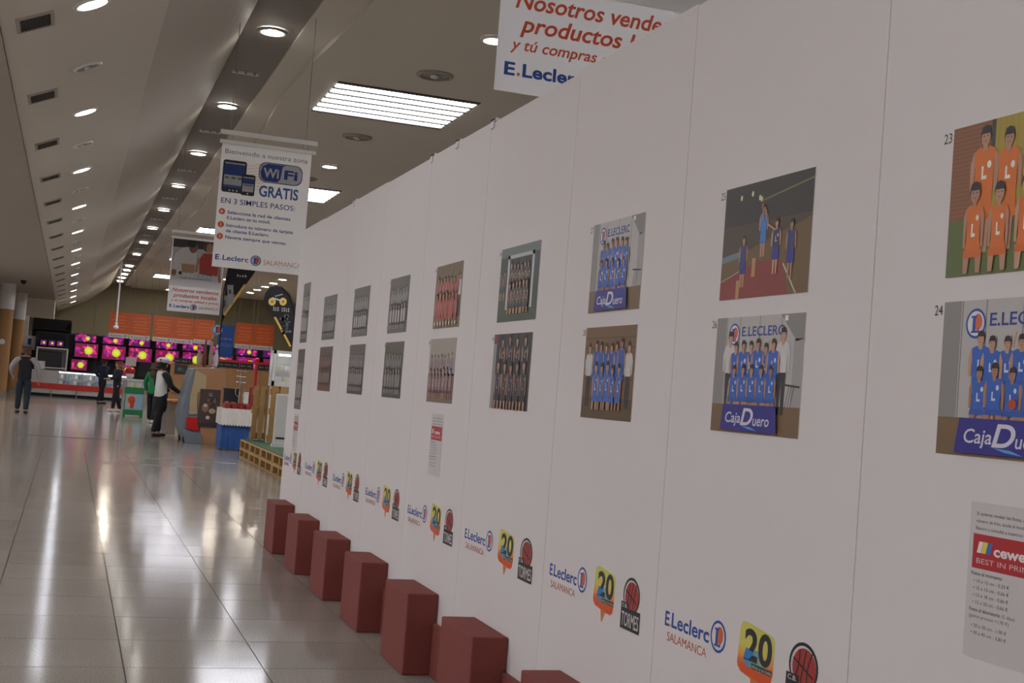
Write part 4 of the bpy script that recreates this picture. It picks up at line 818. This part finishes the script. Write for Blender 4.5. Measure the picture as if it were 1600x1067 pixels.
# glass cabinet on the screens
cy = g2.y-1.05
a, b = P(424, 603, cy), P(462, 603, cy); zb, zt = P(440, 604, cy).z, P(440, 548, cy).z; t = empty('glass_cabinet', ((a.x+b.x)/2, cy, zb), 0, 'lit white framed glass cabinet with cheese, above the plank screen', 'cabinet'); hw = (b.x-a.x)/2; h_ = zt-zb
for sx in (-hw, hw-.04):
    for sy_ in (0, .36): box('post', sx, sx+.04, sy_, sy_+.04, 0, h_, 'white_metal', t)
box('bottom', -hw, hw, 0, .4, 0, .08, 'white_metal', t); box('top', -hw, hw, 0, .4, h_-.05, h_, 'white_metal', t); box('glass_pane', -hw+.04, hw-.04, .01, .015, .08, h_-.05, 'glass', t); box('shelf', -hw+.04, hw-.04, .03, .36, h_*.42, h_*.42+.015, 'glass', t); box('lamp', -hw+.1, hw-.1, .1, .2, h_-.08, h_-.05, 'case_glow', t); box('back_panel', -hw, hw, .38, .4, 0, h_, 'counter_grey', t)
for s in (-hw+.02, hw-.06): box('leg', s, s+.04, .1, .3, PT-zb, 0, 'white_metal', t)
for k in range(5):
    o = obj('cheese', lambda bm: bm_cyl(bm, (0, 0, 0), (0, 0, .07), .07, .065, 18), 'cream_food' if k % 2 else 'cloth_white', None, .01, loc=(t.location.x-hw+.12+.15*(k % 3), cy+.2, zb+(.081 if k < 3 else h_*.42+.016))); tag(o, 'round pale cheese in the lit glass cabinet', 'cheese', 'cheeses in the glass cabinet')
# feather flags
def flag(pole, body, stripe, y, lab, art, zb=0):
    q0 = P(*pole[0], y); t = empty('feather_flag', (q0.x, y, 0), 0, lab, 'flag', 'dark feather flags')
    pp = [P(*p, y)-Vector((q0.x, y, 0)) for p in pole]
    if pp[0].z > .06: pp = [Vector((0, 0, zb+.02))]+[p for p in pp if p.z > zb+.1]
    for i in range(len(pp)-1): pass
    obj('pole', lambda bm: [bm_cyl(bm, pp[i], pp[i+1], .018, .014, 8) for i in range(len(pp)-1)], 'black', t)
    tube('ground_base', (0, 0, zb), (0, 0, zb+.03), .2, 'black', t, n=20)
    bp = [P(*p, y)-Vector((q0.x, y, 0)) for p in body]
    obj('cloth', lambda bm: bm_prism(bm, [(p.x, p.z) for p in bp], 'y', -.004, .004), 'soft_black', t)
    g = Art(.0006); g.v = []
    X = lambda px, py: ((P(px, py, y)-Vector((q0.x, y, 0))).x, P(px, py, y).z)
    g.poly([X(*p) for p in stripe], 'cfa94e', 1); art(g, X); g.build('print', 'ink_print', t).matrix_local = face((0, -.006, 0), '-y')
c3 = lambda x, y: (320+x/5.47, 415+y/5.47)
def art1(g, X):
    g.poly([X(*c3(*p)) for p in [(195, 250), (190, 165), (245, 165), (240, 330), (195, 330)]], '8d8a88', 2); g.poly([X(*c3(*p)) for p in [(140, 260), (260, 245), (250, 290), (215, 330), (175, 390), (150, 420), (140, 350)]], '7d7a78', 1)
    g.poly([X(*c3(*p)) for p in [(205, 205), (225, 205), (225, 240), (205, 240)]], '2a2a2c', 3); g.poly([X(*c3(*p)) for p in [(150, 300), (175, 290), (180, 340), (155, 370)]], '3a3a3c', 3)
    x0, y0 = X(*c3(275, 95)); x1, _ = X(*c3(365, 95)); g.marks(x0, y0, x1, .06, 'b5b1ac', 2)
def art2(g, X):
    for cx in (575, 668):
        x, z = X(*c3(cx, 308)); g.ell(x, z, .06, .065, 'cfae55', 2, 18); g.ell(x, z, .02, .022, '7d6a35', 3, 12)
    p, q = X(*c3(575, 275)), X(*c3(655, 300)); g.line(*p, *q, .025, 'b9b6b2', 4); p, q = X(*c3(600, 262)), X(*c3(665, 245)); g.line(*p, *q, .02, '8d8a86', 4)
    for k in range(2):
        x0, z0 = X(*c3(585, 368+18*k)); x1, _ = X(*c3(730, 360+18*k)); g.marks(x0, z0, x1, .045, 'b5b1ac', 2)
    random.seed(5)
    for k in range(16): x, z = X(*c3(650+80*R(), 420+160*R())); g.ell(x, z, .025, .04*R()+.01, random.choice(['55575a', '6a6c70', '43454a']), 1, 8)
fy = 27.4
flag([(339, 655), (340, 575), (345, 515), (350, 455), (357, 418), (372, 395)], [(357, 418), (372, 392), (398, 396), (401, 420), (395, 430), (384, 445), (372, 465), (350, 497), (344, 512)], [c3(*p) for p in [(338, 155), (352, 170), (172, 432), (155, 415)]], fy, 'dark feather flag with a castle print beside the van shaped stall', art1)
flag([(457, 700), (459, 560), (461, 500), (459, 480), (452, 460), (441, 449)], [(412, 470), (414, 459), (421, 449), (431, 446), (441, 448), (452, 459), (459, 480), (461, 500), (457, 543), (450, 540), (428, 498), (418, 482)], [c3(*p) for p in [(588, 440), (608, 438), (742, 690), (722, 692)]], 21.5, 'dark feather flag with a yellow bicycle emblem above the glass cabinet', art2, PT+.001)
# green promotional bin
m = G(207, 652); by = m.y; a, b = P(190, 652, by), P(221, 652, by); t = empty('promo_bin', (m.x, by, 0), 0, 'green promotional bin with an orange and blue poster', 'bin'); hw = (b.x-a.x)/2; z1, z2, z3 = P(207, 640, by).z, P(207, 615, by).z, P(207, 605, by).z
box('base', -hw, hw, .02, .45, .06, z1, 'green_plastic', t, .01); box('body', -hw+.02, hw-.02, .04, .43, z1, z2, 'green_plastic', t); box('rim', -hw, hw, .02, .45, z2, z3, 'green_plastic', t, .01)
for s in (-hw, hw-.06): box('leg', s, s+.06, .02, .45, 0, .06, 'green_plastic', t)
g = Art(.0008); w_ = 2*hw-.06; hh = z2-z1; g.rect(0, 0, w_, hh, '8fb0c4', 0); g.poly([(.1*w_, .15*hh), (.55*w_, .05*hh), (.62*w_, .95*hh), (.08*w_, .9*hh)], 'c9a58c', 1); g.ell(.36*w_, .6*hh, .22*w_, .25*hh, 'c8572e', 2); g.poly([(.3*w_, .1*hh), (.5*w_, .05*hh), (.55*w_, .6*hh), (.3*w_, .6*hh)], 'b54a2a', 3); g.build('poster', 'ink_print', t).matrix_local = face((-hw+.03, .036, z1), '-y')
box('acrylic_top', -hw+.05, hw-.05, .08, .4, z3, P(207, 592, by).z, 'glass', t)
for k in range(5): tag(obj('leaflet_pack', lambda bm: [bm_box(bm, -.035, .035, -.02, .02, 0, .12), bm_box(bm, -.03, .03, -.026, -.02, .03, .09)], ['cream_food', 'shirt_white', 'bag_yellow'][k % 3], None, .004, loc=(m.x-hw+.13+(2*hw-.26)*k/4, by+.24, z3+.001)), 'small %s pack in the clear top of the green bin' % ['cream', 'white', 'yellow'][k % 3], 'pack', 'packs in the green bin')

# ------------------------------------------------------------------ people
def skin_mesh(name, pts, edges, mat_, parent, sub=2):
    me = bpy.data.meshes.new(name); me.from_pydata([p[:3] for p in pts], edges, []); o = bpy.data.objects.new(name, me); COL.objects.link(o)
    sm = o.modifiers.new('s', 'SKIN'); sm.use_smooth_shade = True
    if not me.skin_vertices: me.skin_vertices.new()
    for i, p in enumerate(pts):
        r = p[3]; me.skin_vertices[0].data[i].radius = (r, r) if not isinstance(r, tuple) else r
        me.skin_vertices[0].data[i].use_root = (i == 0)
    ss = o.modifiers.new('u', 'SUBSURF'); ss.levels = ss.render_levels = sub
    me2 = bpy.data.meshes.new_from_object(o.evaluated_get(bpy.context.evaluated_depsgraph_get())); bpy.data.objects.remove(o)
    for p in me2.polygons: p.use_smooth = True
    me2.materials.clear(); return link(name, me2, mat_, parent)
def person(loc, rz, h, label, top, bottom, shoes, hair, sleeves=None, pose={}, long_hair=False, cap=None, skirt=False):
    t = empty('person', loc, rz, label, 'person'); k = h/1.70; t.scale = (k*1.14, k*1.14, k)
    st = pose.get('stride', .06); hands = pose.get('hands', {})
    pts = [(0, 0, .93, (.12, .085)), (0, 0, 1.08, (.1, .07)), (0, 0, 1.27, (.13, .085)), (0, 0, 1.41, (.1, .07)), (0, -.005, 1.48, .052), (0, -.02, 1.535, .06), (0, -.015, 1.61, .088), (0, -.005, 1.665, .06)]
    ed = [(i, i+1) for i in range(7)]
    pts += [(0, -.105, 1.585, .012)]; ed += [(6, 8)]
    for s in (-1, 1): n = len(pts); pts += [(s*.09, 0, 1.595, .014)]; ed += [(6, n)]
    legs, arms = [], []
    for s in (-1, 1):
        n = len(pts); f = s*st
        L_ = [(s*.085, 0, .86, .09), (s*.095, -f*.6, .48, .058), (s*.1, -f*.8+(.08 if f < 0 else 0), .09, .038), (s*.105, -f*.8-.12+(.08 if f < 0 else 0), .035, .032)]
        pts += L_; ed += [(0, n), (n, n+1), (n+1, n+2), (n+2, n+3)]; legs.append(L_)
        el, wr = hands.get(s, ((s*.25, .02, 1.13), (s*.25, -.07, .9)))
        n = len(pts); A_ = [(s*.17, 0, 1.38, .055), el+(.04,), wr+(.027,)]; d = (Vector(wr)-Vector(el)).normalized()
        pm = Vector(wr)+d*.07; A_.append(tuple(pm)+(.03,)); pts += A_; ed += [(3, n), (n, n+1), (n+1, n+2), (n+2, n+3)]; arms.append(A_[:3])
        sd = Vector((0, -1, 0)); sd = (sd-d*sd.dot(d)).normalized() if abs(d.y) < .95 else Vector((0, 0, 1))
        cu = d.cross(sd)*(-s)
        for q, ln in enumerate((.05, .075, .082, .076, .06)):
            off = sd*((q-2)*.018); m = len(pts)
            if q == 0: b0 = Vector(wr)+d*.03-sd*.03; e0 = b0+(d*.6-sd*.8)*.04; e1 = e0+d*.03
            else: b0 = pm+off*.9+d*.015; e0 = b0+d*ln*.6; e1 = e0+(d*.8+cu*.4)*ln*.5
            pts += [tuple(b0)+(.009,), tuple(e0)+(.009,), tuple(e1)+(.008,)]; ed += [(n+3 if q else n+2, m), (m, m+1), (m+1, m+2)]
    skin_mesh('body', pts, ed, 'skin', t, 1)
    tp = [(0, 0, .78, (.15, .115)), (0, 0, .9, (.165, .125)), (0, 0, 1.08, (.15, .115)), (0, 0, 1.27, (.175, .125)), (0, 0, 1.40, (.125, .09)), (0, 0, 1.45, .07)]; te = [(0, 1), (1, 2), (2, 3), (3, 4), (4, 5)]
    if not sleeves:
        for A_ in arms:
            n = len(tp); tp += [(A_[0][0], A_[0][1], A_[0][2], .078), A_[1][:3]+(.06,), A_[2][:3]+(.046,)]; te += [(4, n), (n, n+1), (n+1, n+2)]
    else:
        for A_ in arms: tp += [(A_[0][0], A_[0][1], A_[0][2]-.01, .085)]; te += [(4, len(tp)-1)]
    skin_mesh('top', tp, te, top, t, 2)
    if sleeves:
        for A_ in arms: skin_mesh('sleeve', [(A_[0][0]*.45, A_[0][1], A_[0][2]+.01, .07), (A_[0][0]*1.05, A_[0][1], A_[0][2], .088), A_[1][:3]+(.058,), A_[2][:3]+(.045,)], [(0, 1), (1, 2), (2, 3)], sleeves, t, 2)
    bp = [(0, 0, 1.02, (.13, .1)), (0, 0, .88, (.15, .115))]; be = [(0, 1)]
    for L_ in legs: n = len(bp); bp += [L_[0][:3]+(.105,), L_[1][:3]+(.075,), L_[2][:3]+(.058,)]; be += [(1, n), (n, n+1), (n+1, n+2)]
    skin_mesh('trousers', bp, be, bottom, t, 2)
    if skirt: skin_mesh('apron_skirt', [(0, 0, .98, (.16, .125)), (0, 0, .75, (.19, .15)), (0, 0, .5, (.2, .15))], [(0, 1), (1, 2)], bottom, t, 2)
    for L_ in legs:
        a = L_[2]; skin_mesh('shoe', [(a[0], a[1]+.03, .05, .05), (a[0], a[1]-.08, .045, .047), (a[0], a[1]-.17, .035, .035)], [(0, 1), (1, 2)], shoes, t, 2)
    hp = [(0, .022, 1.60, .1), (0, .012, 1.67, .085), (0, .04, 1.53, .065)]; he = [(0, 1), (0, 2)]
    if long_hair: hp += [(0, .075, 1.45, .085), (0, .1, 1.34, .08), (0, .1, 1.26, .045)]; he += [(2, 3), (3, 4), (4, 5)]
    skin_mesh('hair', hp, he, hair, t, 2)
    for s in (-1, 1): obj('eye', lambda bm: bm_ball(bm, (s*.032, -.088, 1.61), .01, n=8), 'black', t)
    if cap:
        c = obj('cap', lambda bm: [bm_ball(bm, (0, .0, 1.685), .125, 1, 1.1, .62, 14), bm_box(bm, -.08, .08, -.2, -.08, 1.655, 1.672)], cap, t, smooth=True)
    return t
g = G(33, 646); person((g.x, g.y, 0), PI-.15, 1.66, 'person in a dark vest and jeans with grey sleeves, seen from behind', 'vest_dark', 'jeans', 'shoe_dark', 'hair_brown', sleeves='sleeve_grey', pose={'stride': .03, 'hands': {-1: ((-.30, .02, 1.14), (-.30, -.02, .9)), 1: ((.30, .02, 1.14), (.27, -.12, .95))}})
g = P(17, 611, 60); person((g.x, 60, 0), PI/2, 1.62, 'person in black partly hidden beside the brown columns', 'soft_black', 'trouser_black', 'shoe_dark', 'hair_dark')
g = G(157, 631); person((g.x, g.y, 0), PI*.72, 1.60, 'person in a dark navy jacket walking towards the glass counter', 'navy', 'trouser_black', 'shoe_dark', 'hair_dark', pose={'stride': .17, 'hands': {-1: ((-.24, .12, 1.15), (-.2, -.05, 1.0)), 1: ((.24, .12, 1.15), (.2, -.05, 1.0))}})
g = G(179, 643); person((g.x, g.y, 0), -PI*.42, 1.51, 'person in black with long fair hair and white shoes', 'soft_black', 'trouser_black', 'shoe_white', 'hair_blond', long_hair=True, pose={'stride': .12, 'hands': {-1: ((-.22, -.05, 1.13), (-.1, -.25, 1.1)), 1: ((.22, -.05, 1.13), (.1, -.25, 1.1))}})
g = G(236, 661); gp = person((g.x, g.y, 0), PI*.8, 1.5, 'person in a green top with long brown hair beside the white cap', 'top_green', 'trouser_black', 'shoe_white', 'hair_brown', long_hair=True)
q = empty('shoulder_bag', (g.x+.18, g.y-.31, .66), 0, 'yellow bag hanging at the side of the person in green', 'bag'); box('pouch', -.1, .1, -.05, .05, 0, .2, 'bag_yellow', q, .015); tube('strap', (-.08, 0, .19), (-.05, .05, .62), .01, 'black', q); tube('strap', (.08, 0, .19), (-.05, .05, .62), .01, 'black', q)
g = G(245, 682); person((g.x, g.y, 0), PI*.62, 1.53, 'person in a white cap and white apron top with black sleeves and skirt', 'shirt_white', 'trouser_black', 'shoe_dark', 'hair_dark', sleeves='soft_black', cap='shirt_white', skirt=True, pose={'stride': .07, 'hands': {-1: ((-.26, -.08, 1.13), (-.2, -.3, 1.0)), 1: ((.27, -.02, 1.12), (.22, -.3, 1.02))}})
